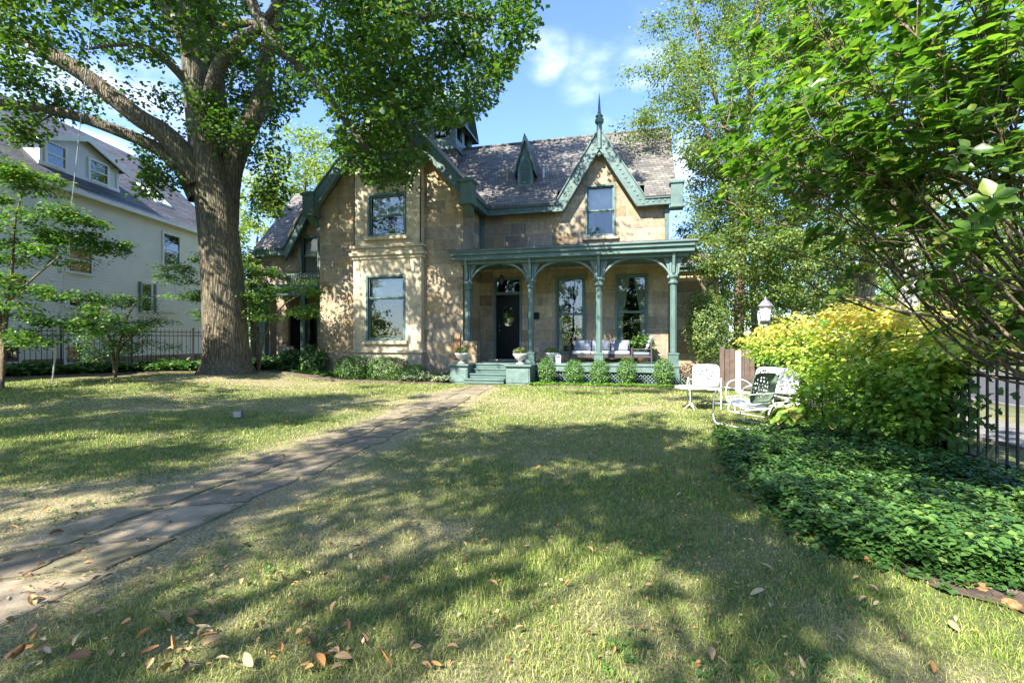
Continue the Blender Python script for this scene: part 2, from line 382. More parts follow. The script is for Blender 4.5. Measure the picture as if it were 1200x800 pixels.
def inside(poly, x, y):
    poly = np.array(poly, float); c = np.zeros(len(x), bool); j = len(poly)-1
    for i in range(len(poly)):
        xi,yi = poly[i]; xj,yj = poly[j]
        c ^= ((yi > y) != (yj > y)) & (x < (xj-xi)*(y-yi)/(yj-yi+1e-12)+xi); j = i
    return c
def proj(P):
    return 600+F*P[:,0]/np.maximum(P[:,1],.01), 400-F*(P[:,2]-EYE)/np.maximum(P[:,1],.01)
def hull_points(n, c, r, poly=None, shell=.3, zmin=None):
    out = np.zeros((0,3)); c = np.array(c, float); r = np.array(r, float)
    while len(out) < n:
        d = unit(R.normal(0,1,(n*4,3))); q = R.uniform(shell**3,1,(n*4,1))**(1/3)
        P = c+d*q*r
        if zmin is not None: P = P[P[:,2] > zmin]
        if poly is not None:
            x, y = proj(P); P = P[inside(poly, x, y) | (P[:,1] < 1)]
        out = np.vstack([out, P])
    return out[:n]
def twigs(T, skel, srad, C, r1=.012, sag=.1, n=5):
    """branches from the skeleton points to clump centres, growing over already linked clumps"""
    sk = [np.array(p) for p in skel]; sr = list(srad)
    base = np.array(skel[0])
    order = np.argsort([min(np.linalg.norm(c-s) for s in skel) for c in C])
    for i in order:
        c = C[i]; A = np.array(sk); d = np.linalg.norm(A-c, axis=1)+.25*np.maximum(0, A[:,2]-c[2])
        j = int(np.argmin(d)); a = A[j]; L = np.linalg.norm(c-a)
        if L < .05: continue
        mid = (a+c)/2+R.normal(0,.09,3)*L+np.array([0,0,sag*L])
        P = spline([a, mid, c], 4); r0 = min(sr[j]*.75, r1+.016*L+.004)
        T.add(P, np.linspace(r0, r1*.5, len(P)), n)
        for k in range(2, len(P), 2):
            sk.append(P[k]); sr.append(r0*(1-k/len(P))+r1*.5)
def tree(name, label, base, limbs, C, rad_, per, size, templ, lm, bm='bark', group=None, cat='tree', flat=.5, sprays=9, nb=12, leafname='crown', twig=True, cull=None, **kw):
    """limbs: list of (points, radii) in world coords; builds trunk and crown parts"""
    b = np.array(base, float); root = empty(name, tuple(b), label=label, cat=cat, group=group)
    T = Tubes(); sk = []; sr = []
    for li, (pts, rr) in enumerate(limbs):
        P = spline(pts, 6); r = np.interp(np.linspace(0,1,len(P)), np.linspace(0,1,len(rr)), rr)
        T.add(P-b, r, nb if li == 0 else max(6, nb-4)); sk += list(P[len(P)//3 if li == 0 else 1:]); sr += list(r[len(P)//3 if li == 0 else 1:])
    if twig: 
        T2 = Tubes(); twigs(T2, [p-b for p in sk], sr, np.asarray(C)-b)
        T.V += T2.V; T.F += [f+T.n for f in T2.F]; T.n += T2.n
    T.build('trunk', M[bm], root)
    P, N, D, S_ = clump_leaves(np.asarray(C)-b, rad_, per, size, flat, sprays=sprays, **kw)
    if cull is not None:      # trim stray leaves so that the crown keeps its outline
        x, y = proj(P+b); wob = (n2(x, y, .09, 4)-.5)*26
        k = inside(cull, x+wob+R.normal(0,3,len(x)), y-wob*.7+R.normal(0,3,len(x))); P,N,D,S_ = P[k],N[k],D[k],S_[k]
    link(leafname, leaf_mesh(leafname, P, N, D, S_, templ, M[lm]), root)
    return root
#@@SETTING
# ------------------------------------------------------------------ camera, light, sky
cam = bpy.data.cameras.new('camera'); co = bpy.data.objects.new('camera', cam); COL.objects.link(co)
co.location = (0,0,EYE); co.rotation_euler = (rad(90),0,0)
cam.sensor_width = 36; cam.lens = 36*F/1200; cam.clip_end = 3000; cam.clip_start = .05
S.camera = co
SUN_T = unit(np.array([.60,.80,0.])) ; EL = rad(43)
sd = Vector((SUN_T[0]*math.cos(EL), SUN_T[1]*math.cos(EL), -math.sin(EL)))
sl = bpy.data.lights.new('sun', 'SUN'); sl.energy = 5.0; sl.angle = rad(.53); sl.color = (1,.95,.86)
so = bpy.data.objects.new('sun', sl); COL.objects.link(so); so.rotation_euler = sd.to_track_quat('-Z','Y').to_euler(); so.location = (-8,-10,18)
w = bpy.data.worlds.new('World'); S.world = w; w.use_nodes = True; nt = w.node_tree; nt.nodes.clear()
def wn(t, ins=None, **p):
    nd = nt.nodes.new(t)
    for k, v in p.items(): setattr(nd, k, v)
    for k, v in (ins or {}).items():
        if isinstance(v, bpy.types.NodeSocket): nt.links.new(v, nd.inputs[k])
        else: nd.inputs[k].default_value = v
    return nd
sky = wn('ShaderNodeTexSky', sky_type='NISHITA', sun_disc=False, sun_elevation=EL, sun_rotation=math.atan2(-SUN_T[0], -SUN_T[1]) % (2*math.pi), dust_density=.6, ozone_density=1.6)
tc = wn('ShaderNodeTexCoord').outputs['Generated']
def blob(px, py, r0, r1):
    d = Vector(((px-600)/F, 1, (400-py)/F)).normalized()
    dt = wn('ShaderNodeVectorMath', {0: tc, 1: d}, operation='DOT_PRODUCT').outputs['Value']
    return wn('ShaderNodeMapRange', {0: dt, 1: math.cos(rad(r1)), 2: math.cos(rad(r0)), 3: 0.0, 4: 1.0}, interpolation_type='SMOOTHSTEP').outputs[0]
bl = None
for a in [(725,92,1.5,7), (640,65,.3,3.2), (810,185,1,5), (1150,385,2,12), (930,372,2,9), (130,150,2,14), (-900,100,10,40), (400,-900,10,40)]:
    b_ = blob(*a); bl = b_ if bl is None else wn('ShaderNodeMath', {0: bl, 1: b_}, operation='MAXIMUM').outputs[0]
cn = wn('ShaderNodeTexNoise', {'Vector': wn('ShaderNodeMapping', {'Vector': tc, 'Scale': (4,4,9)}).outputs[0], 'Scale': 1.6, 'Detail': 6, 'Roughness': .5}).outputs[0]
cm = wn('ShaderNodeMapRange', {0: cn, 1: .40, 2: .85}, interpolation_type='SMOOTHSTEP').outputs[0]
cf = wn('ShaderNodeMath', {0: cm, 1: bl}, operation='MULTIPLY').outputs[0]
cf = wn('ShaderNodeMath', {0: cf, 1: .9}, operation='MULTIPLY').outputs[0]
tint = wn('ShaderNodeMix', {0: 1.0, 6: sky.outputs[0], 7: (.76,.88,1.15,1)}, data_type='RGBA', blend_type='MULTIPLY').outputs[2]
mx = wn('ShaderNodeMix', {0: cf, 6: tint, 7: (5.6,6.0,6.9,1)}, data_type='RGBA').outputs[2]
bg = wn('ShaderNodeBackground', {'Color': mx, 'Strength': .12})
nt.links.new(bg.outputs[0], wn('ShaderNodeOutputWorld').inputs[0])
S.view_settings.view_transform = 'Standard'; S.view_settings.look = 'None'; S.view_settings.gamma = 1; S.view_settings.exposure = 1.78
S.cycles.max_bounces = 7; S.cycles.diffuse_bounces = 4; S.cycles.glossy_bounces = 3; S.cycles.transparent_max_bounces = 10; S.cycles.transmission_bounces = 4
S.cycles.caustics_reflective = False; S.cycles.caustics_refractive = False

# ------------------------------------------------------------------ ground
DRY = [((100,590),1.5,.6,1.2), ((60,640),1.0,.5,.9), ((480,605),.9,.5,.35), ((265,452),3.2,1.6,1.0), ((430,470),3.5,1.5,.55), ((620,520),2.4,1.2,.45), ((560,800),.8,.5,.5),
       ((900,470),2.5,1.0,.4), ((130,478),4,1.0,.5), ((880,640),.6,.6,.25), ((420,560),.7,.5,.3), ((700,480),3,1,.35), ((330,540),1.2,.8,.6)]
def dryness(x, y):
    v = .22*sstep(.52,.85, n2(x,y,.9,3)) + .34*sstep(.55,.9, n2(x,y,3.1,5)) + .04
    for (px,py),rx,ry,a in DRY:
        Y = 560*1.4/(py-400); X = (px-600)/F*Y
        if Y > 12: Y = min(Y,17)
        d = ((x-X)/rx)**2+((y-Y)/ry)**2
        v = v+a*np.exp(-d)*(.6+.8*n2(x,y,2.5,9))
    dp = np.abs(x-path_x(y)); v = v+.55*np.exp(-((dp-.6)/.3)**2)*(y < 14.5)
    return np.clip(v, 0, 1)
def path_x(y):
    return np.interp(y, [-3, 2.77, 8, 13.7, 15.2], [-3.95, -2.98, -2.12, -1.22, -.90])
def ground_axis(lo, hi, step, far):
    a = np.arange(lo, hi+step/2, step); q = step; l = [lo]; r = [hi]
    while r[-1] < far: q *= 1.35; r.append(r[-1]+q)
    q = step
    while l[-1] > -far: q *= 1.35; l.append(l[-1]-q)
    return np.array(l[1:][::-1]+list(a)+r[1:])
gx = ground_axis(-20, 9, .2, 900); gy = ground_axis(-3, 20, .2, 900)
XX, YY = np.meshgrid(gx, gy)
V = np.stack([XX, YY, hgt(XX,YY)], -1).reshape(-1,3)
nx = len(gx); ny = len(gy)
i = (np.arange(ny-1)[:,None]*nx+np.arange(nx-1)[None]).ravel()
me = np_mesh('ground', V, [np.stack([i,i+1,i+nx+1,i+nx],-1)], M['ground'], {'dry': dryness(V[:,0],V[:,1])}, smooth=True)
tag(link('ground', me), kind='structure')

# flagstone path: slabs in one sheet of stone, joints between
m = []; fc = []; rn = []
y = -2.5; row = 0
while y < 15.0:
    L = R.uniform(.45,.95); y2 = min(y+L, 15.15)
    wv = R.uniform(-.06,.06); sp = R.uniform(-.22,.22)
    for a, b in ((-.56+wv, sp), (sp, .54+R.uniform(-.07,.07))) if R.uniform() < .8 else ((-.55,.55),):
        g = .028; rr = R.uniform(); tilt = R.uniform(-.008,.012); z0 = .006+R.uniform(0,.008)
        ring = []
        ya, yb = y+g+R.uniform(0,.05), y2-g
        for t in np.linspace(0,1,6)[:-1]: ring.append((a+g+(b-a-2*g)*t, ya))
        for t in np.linspace(0,1,6)[:-1]: ring.append((b-g, ya+(yb-ya)*t))
        for t in np.linspace(0,1,6)[:-1]: ring.append((b-g-(b-a-2*g)*t, yb))
        for t in np.linspace(0,1,6)[:-1]: ring.append((a+g, yb-(yb-ya)*t))
        n0 = len(m); k = len(ring)
        for lvl, (ins, dz) in enumerate(((0,-.05),(0,0),(.012,.006))):
            for (xx, yy) in ring:
                jx = .02*math.sin(9*yy+xx*31+rr*9)+.012*math.sin(31*yy+17*xx+rr*40); cx = (a+b)/2; cy = (ya+yb)/2
                xl = cx+(xx-cx)*(1-ins/.3)+jx; yl = cy+(yy-cy)*(1-ins/.4)+jx
                X = float(path_x(yl))+xl
                m.append((X, yl+.15*xl, float(hgt(X,yl))+z0+dz+tilt*xl*(lvl > 0))); rn.append(rr)
        for l in range(2):
            for q in range(k): fc.append((n0+l*k+q, n0+l*k+(q+1)%k, n0+(l+1)*k+(q+1)%k, n0+(l+1)*k+q))
        fc.append(tuple(n0+2*k+q for q in range(k)))
    y = y2; row += 1
me = bpy.data.meshes.new('path'); me.from_pydata(m, [], fc); me.update(); me.materials.append(M['flag'])
aa = me.attributes.new('rnd','FLOAT','POINT'); aa.data.foreach_set('value', np.array(rn, np.float32))
tag(link('path', me), kind='structure')

def sheet(name, pts, z, mat, th=.0, follow=False):
    b = MB()
    if th: b.prismz(pts, z-th, z)
    else: b.add([(p[0],p[1],z+(float(hgt(p[0],p[1])) if follow else 0)) for p in pts], [tuple(range(len(pts)))])
    return b.build(name, mat, kind='structure')
FD = unit(np.array([.165,1.0,0]))      # direction of the right fence and street
FN = np.array([FD[1],-FD[0],0])
FP = np.array([4.22,0,0])
def fr(s, o): return FP+FD*s+FN*o        # s along the fence, o outside it
def strip(name, o0, o1, z, mat, th=0): 
    pts = [fr(-30,o0)[:2], fr(-30,o1)[:2], fr(90,o1)[:2], fr(90,o0)[:2]]
    return sheet(name, [tuple(p) for p in pts], z, mat, th)
strip('sidewalk', 1.3, 2.7, .05, M['concrete'], .1)
strip('kerb', 4.6, 4.75, .06, M['concrete'], .2)
strip('road', 4.75, 11.5, .012, M['asphalt'])
strip('far_kerb', 11.5, 11.65, .1, M['concrete'], .2)
strip('far_pavement', 13.2, 14.6, .05, M['concrete'], .1)

# flower beds of dark mulch
BED = [at(842,512,560*1.4/112), at(870,560,4.9), at(930,612,3.7), at(1010,652,3.11), at(1100,692,2.68), at(1190,716,2.48)]
bedpts = [(p[0],p[1]) for p in BED]+[(2.75,1.9),(3.3,1.0),(4.35,1.0),(5.0,4.7),(5.35,7),(5.9,10.5),(5.2,10.0),(4.6,8.4),(4.0,7.6),(3.2,7.1)]
sheet('bed_soil', bedpts, .016, M['mulch'])
def roundbed(name, pts, z=.018, dz=.03):
    b = MB(); c = np.mean(pts, 0); n = len(pts)
    P = spline(list(pts)+[pts[0]], 5)[:-1]; k = len(P)
    V = [(p[0],p[1],float(hgt(p[0],p[1]))+z-.03) for p in P]+[(c[0]+(p[0]-c[0])*.93, c[1]+(p[1]-c[1])*.93, float(hgt(p[0],p[1]))+z+dz) for p in P]+[(c[0],c[1],float(hgt(*c))+z+dz)]
    b.add(V, [(i,(i+1)%k,k+(i+1)%k,k+i) for i in range(k)]+[(k+i,k+(i+1)%k,2*k) for i in range(k)])
    return b.build(name, M['mulch'], kind='structure', smooth=True)
# ------------------------------------------------------------------ the stone house
TH = math.atan(139.6/560.0); cT, sT = math.cos(TH), math.sin(TH)
def Uat(px, W):
    t = (px-600)/F; return (cT*t-sT)/(cT+sT*t)*W
def Yat(px, W): return W/(cT+sT*(px-600)/F)
def Zat(px, py, W): return EYE+(400-py)/F*Yat(px, W)
def world(U, W, z=0): return np.array([cT*U+sT*W, -sT*U+cT*W, z])
HO = (-3.0, 18.5, 0.0)
hw = world(HO[0], HO[1])
house = empty('stone_house', tuple(hw), -TH, label='old sandstone gothic house with teal bargeboards, steep slate roof and front porch', cat='house')
def HB(): return MB(HO)
Wm, Ww, Wbx = 18.5, 16.4, 16.12
Ul, Ur = Uat(375,Ww), Uat(542.5,Ww)          # wing
Um = Uat(783,Wm)                              # main right corner
Uap = (Ul+Ur)/2+.12; 
def wallgrid(b, u0, u1, z0, z1, W, holes, depth=.22, axis='x', rev=True, sheetq=True):
    """front sheet with holes and their reveals; axis x: plane at y=W"""
    xs = sorted({u0,u1,*[h[0] for h in holes],*[h[1] for h in holes]}); zs = sorted({z0,z1,*[h[2] for h in holes],*[h[3] for h in holes]})
    P = (lambda u,d,z: (u,W+d,z)) if axis == 'x' else (lambda u,d,z: (W+d,u,z))
    for i in range(len(xs)-1 if sheetq else 0):
        for j in range(len(zs)-1):
            a,c,e,f = xs[i],xs[i+1],zs[j],zs[j+1]; cx,cz = (a+c)/2,(e+f)/2
            if any(h[0]<cx<h[1] and h[2]<cz<h[3] for h in holes): continue
            b.add([P(a,0,e),P(c,0,e),P(c,0,f),P(a,0,f)], [(0,1,2,3)])
    for h in (holes if rev else []):
        a,c,e,f = h
        for q in ([(a,e),(c,e)],[(c,e),(c,f)],[(c,f),(a,f)],[(a,f),(a,e)]):
            (p0,q0),(p1,q1) = q
            b.add([P(p0,0,q0),P(p1,0,q1),P(p1,depth,q1),P(p0,depth,q0)], [(0,1,2,3)])
def gable_wall(name, u0, u1, z0, zeave, uc, g, zapex, W, holes, mat, parent=house, off=HO):
    """sheet up to the eave height plus a triangle above, with window openings"""
    def cl(hs, a, c): return [(h[0],h[1],max(h[2],a),min(h[3],c)) for h in hs if h[3] > a and h[2] < c]
    b = MB(off); wallgrid(b, u0, u1, zeave, zapex, W, cl(holes, zeave, zapex), rev=False)
    me = bpy.data.meshes.new(name); me.from_pydata([(x-off[0],y-off[1],z-off[2]) for x,y,z in b.v], [], b.f)
    bm = bmesh.new(); bm.from_mesh(me)
    for s in (-1,1):
        no = Vector((s*g,0,1)).normalized()
        bmesh.ops.bisect_plane(bm, geom=bm.verts[:]+bm.edges[:]+bm.faces[:], plane_co=(uc-off[0],0,zapex-off[2]), plane_no=no, clear_outer=True)
    b = MB(off); wallgrid(b, u0, u1, z0, zeave, W, cl(holes, z0, zeave), rev=False)
    wallgrid(b, u0, u1, z0, zapex, W, holes, sheetq=False)
    vs = [bm.verts.new((x-off[0],y-off[1],z-off[2])) for x,y,z in b.v]
    for f in b.f: bm.faces.new([vs[i] for i in f])
    bm.to_mesh(me); bm.free(); me.materials.append(mat)
    return link(name, me, parent)

def window(px0, px1, py0, py1, W, parent=house, off=HO, rec=.14, rails=(.5,), fw=.085, style='dark', sill=True, trim='trim', name='window', rect=None, wcas=.05, nomull=True):
    """a sash window set into the wall plane W; returns the hole"""
    if rect: u0,u1,z0,z1 = rect
    else:
        u0,u1 = Uat(px0,W), Uat(px1,W); pc = (px0+px1)/2; z0,z1 = Zat(pc,py1,W), Zat(pc,py0,W)
    b = MB(off)
    for (a,c,e,f) in ((u0,u0+fw,z0,z1),(u1-fw,u1,z0,z1),(u0+fw,u1-fw,z1-fw,z1),(u0+fw,u1-fw,z0,z0+fw*.8)):
        b.box(a,c,W-.03,W+rec,e,f)
    fr_ = b.build(name, M[trim], parent, bevel=.008)
    iu0,iu1,iz0,iz1 = u0+fw,u1-fw,z0+fw*.8,z1-fw
    s = MB(off); q = .045
    zs = [iz0]+[iz0+(iz1-iz0)*r for r in rails]+[iz1]
    for k in range(len(zs)-1):
        e,f = zs[k],zs[k+1]; d = .05*(len(zs)-2-k)*0+ (.0 if k == 0 else -.035)
        w0 = W+rec-.06+d; 
        for (a,c,g_,h_) in ((iu0,iu0+q,e,f),(iu1-q,iu1,e,f),(iu0+q,iu1-q,f-q,f),(iu0+q,iu1-q,e,e+q)):
            s.box(a+.001,c-.001,w0,w0+.034,g_+.001,h_-.001)
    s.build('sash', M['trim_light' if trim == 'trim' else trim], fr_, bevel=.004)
    p = MB(off); p.box(iu0+.01,iu1-.01,W+rec-.03,W+rec-.022,iz0+.01,iz1-.01); p.build('pane', M['glass'], fr_)
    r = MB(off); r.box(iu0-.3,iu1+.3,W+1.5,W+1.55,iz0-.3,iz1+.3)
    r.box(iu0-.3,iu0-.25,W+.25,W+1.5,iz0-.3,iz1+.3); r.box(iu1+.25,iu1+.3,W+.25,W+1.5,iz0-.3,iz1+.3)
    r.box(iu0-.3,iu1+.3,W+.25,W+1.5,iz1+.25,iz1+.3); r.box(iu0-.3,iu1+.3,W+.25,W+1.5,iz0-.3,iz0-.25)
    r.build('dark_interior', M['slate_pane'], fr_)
    if sill:
        t = MB(off); t.box(u0-.1,u1+.1,W-.12,W+.02,z0-.13,z0-.004); t.build('sill', M['stone_trim'] if sill == True else M[sill], fr_, bevel=.012)
    if style == 'drapes':
        for sgn, x0, nm in ((1, iu0+.03, 'curtain'), (-1, iu1-.03, 'curtain')):
            Vv = []; Ff = []; nz = 22; nu = 26; wd = (iu1-iu0)*.40
            for j in range(nz+1):
                tz = j/nz; z = iz1-(iz1-iz0)*tz*.985
                wdt = wd*(1-.62*math.sin(min(1,tz*1.45)*math.pi/2)**1.4) if tz < .69 else wd*(.38+.10*(tz-.69)/.31)
                for i_ in range(nu+1):
                    u = x0+sgn*wdt*i_/nu
                    Vv.append((u, W+rec+.07+.022*math.sin(i_*1.9+tz*1.5), z))
            for j in range(nz):
                for i_ in range(nu): a = j*(nu+1)+i_; Ff.append((a,a+1,a+nu+2,a+nu+1))
            c = MB(off).add(Vv, Ff).build(nm, M['curtain'], fr_, smooth=True)
        # a hanging lantern seen through the glass
    if style == 'blind':
        c = MB(off).box(iu0+.02,iu1-.02,W+rec+.05,W+rec+.06,iz0+(iz1-iz0)*.48,iz1-.01); c.build('blind', M['blind'], fr_)
    if style == 'blindfull':
        c = MB(off).box(iu0+.02,iu1-.02,W+rec+.05,W+rec+.06,iz0+.02,iz1-.01); c.build('blind', M['blind'], fr_)
    if style == 'lamp':     # a bowl on the sill inside and a valance
        c = MB(off).box(iu0+.02,iu1-.02,W+rec+.05,W+rec+.06,iz1-(iz1-iz0)*.30,iz1-.01); c.build('valance', M['curtain'], fr_)
        c = MB(off).lathe([(.05,0),(.12,.02),(.30,.16),(.34,.26),(.32,.26),(.26,.16)],((iu0+iu1)/2+.12,W+.55,iz0+.12)); c.build('bowl', M['white'], fr_, smooth=True)
        c = MB(off).box(iu0,iu1,W+.3,W+.8,iz0+.07,iz0+.11); c.build('table', M['wood_old'], fr_)
    return (u0,u1,z0,z1)

# --- main wing wall with porch openings and the wall gable
zA = 6.55; zMap = 8.95
ucG = Uat(703,18.5)
h1 = window(685.7,721.8,216,277,Wm, style='blind')
h2 = window(650.8,686,323.6,415,Wm, style='drapes', rails=(.52,), sill=False)
h3 = window(721,759.7,321,412.5,Wm, style='drapes', rails=(.52,), sill=False)
# door
pd = (578.7,611.7); du0,du1 = Uat(pd[0],Wm),Uat(pd[1],Wm); dz0,dz1 = .66, Zat(595,325,Wm)
h4 = (du0,du1,dz0,dz1)
b = HB()
for (a,c,e,f) in ((du0,du0+.09,dz0,dz1),(du1-.09,du1,dz0,dz1),(du0+.09,du1-.09,dz1-.1,dz1)): b.box(a,c,Wm-.04,Wm+.2,e,f)
zt = Zat(595,344,Wm); b.box(du0+.09,du1-.09,Wm-.01,Wm+.14,zt-.05,zt+.07)
dfr = b.build('door_frame', M['trim'], house, bevel=.008)
HB().box(du0+.1,du1-.1,Wm+.07,Wm+.078,zt+.07,dz1-.1).build('transom_pane', M['glass'], dfr)
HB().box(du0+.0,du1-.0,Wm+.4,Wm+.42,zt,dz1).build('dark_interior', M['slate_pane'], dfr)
b = HB(); a,c,e,f = du0+.1,du1-.1,dz0+.02,zt-.055
b.box(a,c,Wm+.08,Wm+.13,e,f)
door = b.build('door', M['door'], house, bevel=.005)
b = HB(); w_ = (c-a)
for (x0,x1,z0_,z1_) in ((.12,.46,.06,.34),(.54,.88,.06,.34)):
    X0,X1,Z0,Z1 = a+w_*x0,a+w_*x1,e+(f-e)*z0_,e+(f-e)*z1_
    for q in ((X0,X1,Z0,Z0+.03),(X0,X1,Z1-.03,Z1),(X0,X0+.03,Z0+.03,Z1-.03),(X1-.03,X1,Z0+.03,Z1-.03)): b.box(q[0],q[1],Wm+.062,Wm+.0795,q[2],q[3])
b.build('moulding', M['door'], door)
# arched glass light
pts = [(a+w_*.5+.21*math.cos(t)*1.1, e+(f-e)*.67+.40*math.sin(t)) for t in np.linspace(0,2*math.pi,28)[:-1]]
HB().prism(pts, Wm+.070, Wm+.0785).build('oval_glass', M['glass'], door)
HB().lathe([(.012,0),(.03,.01),(.034,.03),(.02,.045)], (a+w_*.12,Wm+.05,e+(f-e)*.44),12).build('handle', M['brass'], door, smooth=True)
HB().lathe([(.012,0),(.026,.01),(.026,.02),(.012,.03)], (a+w_*.12,Wm+.055,e+(f-e)*.52),12).build('lock', M['brass'], door, smooth=True)
HB().box(du0-.1,du1+.1,Wm-.45,Wm-.01,.653,.69).build('threshold', M['stone_trim'], house)

mw = gable_wall('wall', Ur, Um, -.1, zA, ucG, 1.63, zMap, Wm, [h1,h2,h3,h4], M['stone'])
b = HB()     # right end wall and back
b.add([(Um,Wm,-.1),(Um,24.3,-.1),(Um,24.3,zA),(Um,21.4,10.2),(Um,Wm,zA)], [(0,1,2,3,4)])
b.add([(Um,24.3,-.1),(Ul,24.3,-.1),(Ul,24.3,zA),(Um,24.3,zA)], [(0,1,2,3)])
b.add([(Ul,Ww,-.1),(Ul,24.3,-.1),(Ul,24.3,zA),(Ul,Ww,zA)], [(0,1,2,3)])
b.add([(Ur,Ww,-.1),(Ur,Wm,-.1),(Ur,Wm,zA),(Ur,Ww,zA)], [(3,2,1,0)])
b.build('side_wall', M['stone'], house)
# --- wing front
wb0,wb1 = Uat(414,Wbx), Uat(493.5,Wbx)
hW2 = window(431,475.5,226,277,Wbx, style='blind')
hW1 = window(429,475,322,399,Wbx, style='lamp', rails=(.66,))
zap = 10.2
gable_wall('wall', Ul, Ur, -.1, zA, Uap, 1.15, zap, Ww, [(wb0+.2,wb1-.2,1.0,7.2)], M['stone'])
zc0,zc1 = Zat(453,303,Wbx), Zat(453,287,Wbx); zbt = Zat(453,190,Wbx)
b = HB(); wallgrid(b, wb0, wb1, .25, zc0, Wbx, [hW1])
wallgrid(b, wb0+.06, wb1-.06, zc1, zbt, Wbx+.02, [hW2])
b.add([(wb0,Wbx,.25),(wb0,Ww,.25),(wb0,Ww,zbt),(wb0,Wbx,zbt)], [(3,2,1,0)]); b.add([(wb1,Wbx,.25),(wb1,Ww,.25),(wb1,Ww,zbt),(wb1,Wbx,zbt)], [(0,1,2,3)])
bay = b.build('window_bay', M['stone_trim'], house)
b = HB(); e = .04
for z0_,z1_,o in ((zc0,zc0+.12,.05),(zc0+.12,zc0+.24,.12),(zc0+.24,zc1-.1,.02),(zc1-.1,zc1,.1)):
    b.box(wb0-o,wb1+o,Wbx-o,Ww-.002,z0_,z1_)
b.build('cornice', M['stone_trim'], bay, bevel=.015)
HB().box(wb0-.06,wb1+.06,Wbx-.06,Ww-.002,.252,.38).build('base_moulding', M['stone_trim'], bay, bevel=.015)
HB().box(wb0-.08,wb1+.08,Wbx-.08,Ww-.002,.98,1.08).build('apron_moulding', M['stone_trim'], bay, bevel=.015)
HB().box(wb0-.12,wb1+.12,Wbx-.14,Ww,0.0,.25).build('plinth', M['stone_dark'], bay, bevel=.02)
# collar beam across the gable
b = HB(); zb0,zb1 = zbt, zbt+.36
b.box(Uap-1.95,Uap+1.95,16.0,16.2,zb0,zb1); b.box(Uap-1.95,Uap+1.95,15.93,16.0,zb1-.1,zb1+.0)
b.box(wb0-.1,wb1+.1,15.98,Ww,zb0-.07,zb0-.001)
b.build('collar_beam', M['trim'], house, bevel=.01)
for px,W,nm in ((440,15.9,0),(470,15.9,1)): pass

# plinth / base courses
b = HB(); b.box(Ul-.06,Ur+.06,Ww-.07,Ww-.002,-.1,.28); b.box(Ur+.002,Ur+.07,Ww,Wm-.01,-.1,.28)
b.build('plinth', M['stone_dark'], house, bevel=.02)

# --- bargeboards and eaves
def barge(b, u0, z0, u1, z1, W0, W1, h):
    """board following a slope, depth W0..W1, vertical height h below the line"""
    b.prism([(u0,z0),(u1,z1),(u1,z1-h),(u0,z0-h)], W0, W1)
def studs(b, u0, z0, u1, z1, W, dz, step=.19, r=.045):
    L = math.hypot(u1-u0, z1-z0); n = int(L/step); ux,uz = (u1-u0)/L,(z1-z0)/L
    for k in range(n):
        s = (k+.5)*L/n; c = (u0+ux*s, z0+uz*s-dz)
        pts = [(c[0]+r*math.cos(t)*(1.15), c[1]+r*math.sin(t)) for t in np.linspace(0,2*math.pi,9)[:-1]]
        b.prism(pts, W-.022, W+.001)
fz = 6.36      # eave underside
We = 18.12
U_er = Uat(790,We)
# main gable barge
gA = 9.35; gu = ucG
uL,uR = gu-1.62, gu+1.62
zL = 6.36+.36
b = HB()
def frame_rake(b, uc, zt, g, uend_l, uend_r, W, w=.16, h=.70, cap=.09, zbot=None):
    for s, ue in ((-1,uend_l),(1,uend_r)):
        ze = zt-g*abs(ue-uc); zb_ = zbot if zbot else ze-h
        ui = uc+s*(zt-h-zb_)/g
        b.prism([(ue,ze),(uc,zt),(uc,zt-h),(ui,zb_),(ue,zb_)], W, W+w)
        lo,hi = (ue,uc) if s < 0 else (uc,ue); zl,zh = (ze,zt) if s < 0 else (zt,ze)
        barge(b, lo, zl+cap, hi, zh+cap, W-.05, W+w+.35, cap-.002)
        b.prism([(ui,zb_),(uc,zt-h),(uc,zt-h+.12),(ui-s*0,zb_+.12)], W-.035, W-.001)
g1 = 1.63
zr = fz+.34
ueL = gu-(gA-zr)/g1; ueR = gu+(gA-zr)/g1
frame_rake(b, gu, gA, g1, ueL, ueR, We, h=.78, zbot=fz)
# eave boards either side
U0e = Ur+.42
b.box(U0e,ueL+.0,We,We+.16,fz,zr); b.box(U0e,ueL-.02,We-.05,We-.001,zr-.1,zr+.05); b.box(U0e,ueL-.15,We-.035,We-.001,fz,fz+.07)
b.box(ueR,U_er,We,We+.16,fz,zr); b.box(ueR+.02,U_er,We-.05,We-.001,zr-.1,zr+.05); b.box(ueR+.15,U_er,We-.035,We-.001,fz,fz+.07)
b.box(U0e,ueL+.2,We+.161,Wm+.05,fz+.1,fz+.16); b.box(ueR-.2,Um+.35,We+.161,Wm+.05,fz+.1,fz+.16)
studs(b, gu, gA, ueL, zr, We, .33); studs(b, gu, gA, ueR, zr, We, .33)
studs(b, U0e, zr, ueL, zr, We, .18); studs(b, ueR, zr, U_er, zr, We, .18)
b.build('bargeboard', M['trim'], house, bevel=.006)
# box at the right end of the eave, pipe under it
b = HB(); b.box(U_er-.12,U_er+.30,We-.12,We+.34,fz-.12,fz+.82); b.box(U_er-.17,U_er+.35,We-.17,We+.39,fz+.70,fz+.80); b.box(U_er-.15,U_er+.33,We-.15,We+.37,fz-.16,fz-.06)
b.build('eave_box', M['trim'], house, bevel=.02)
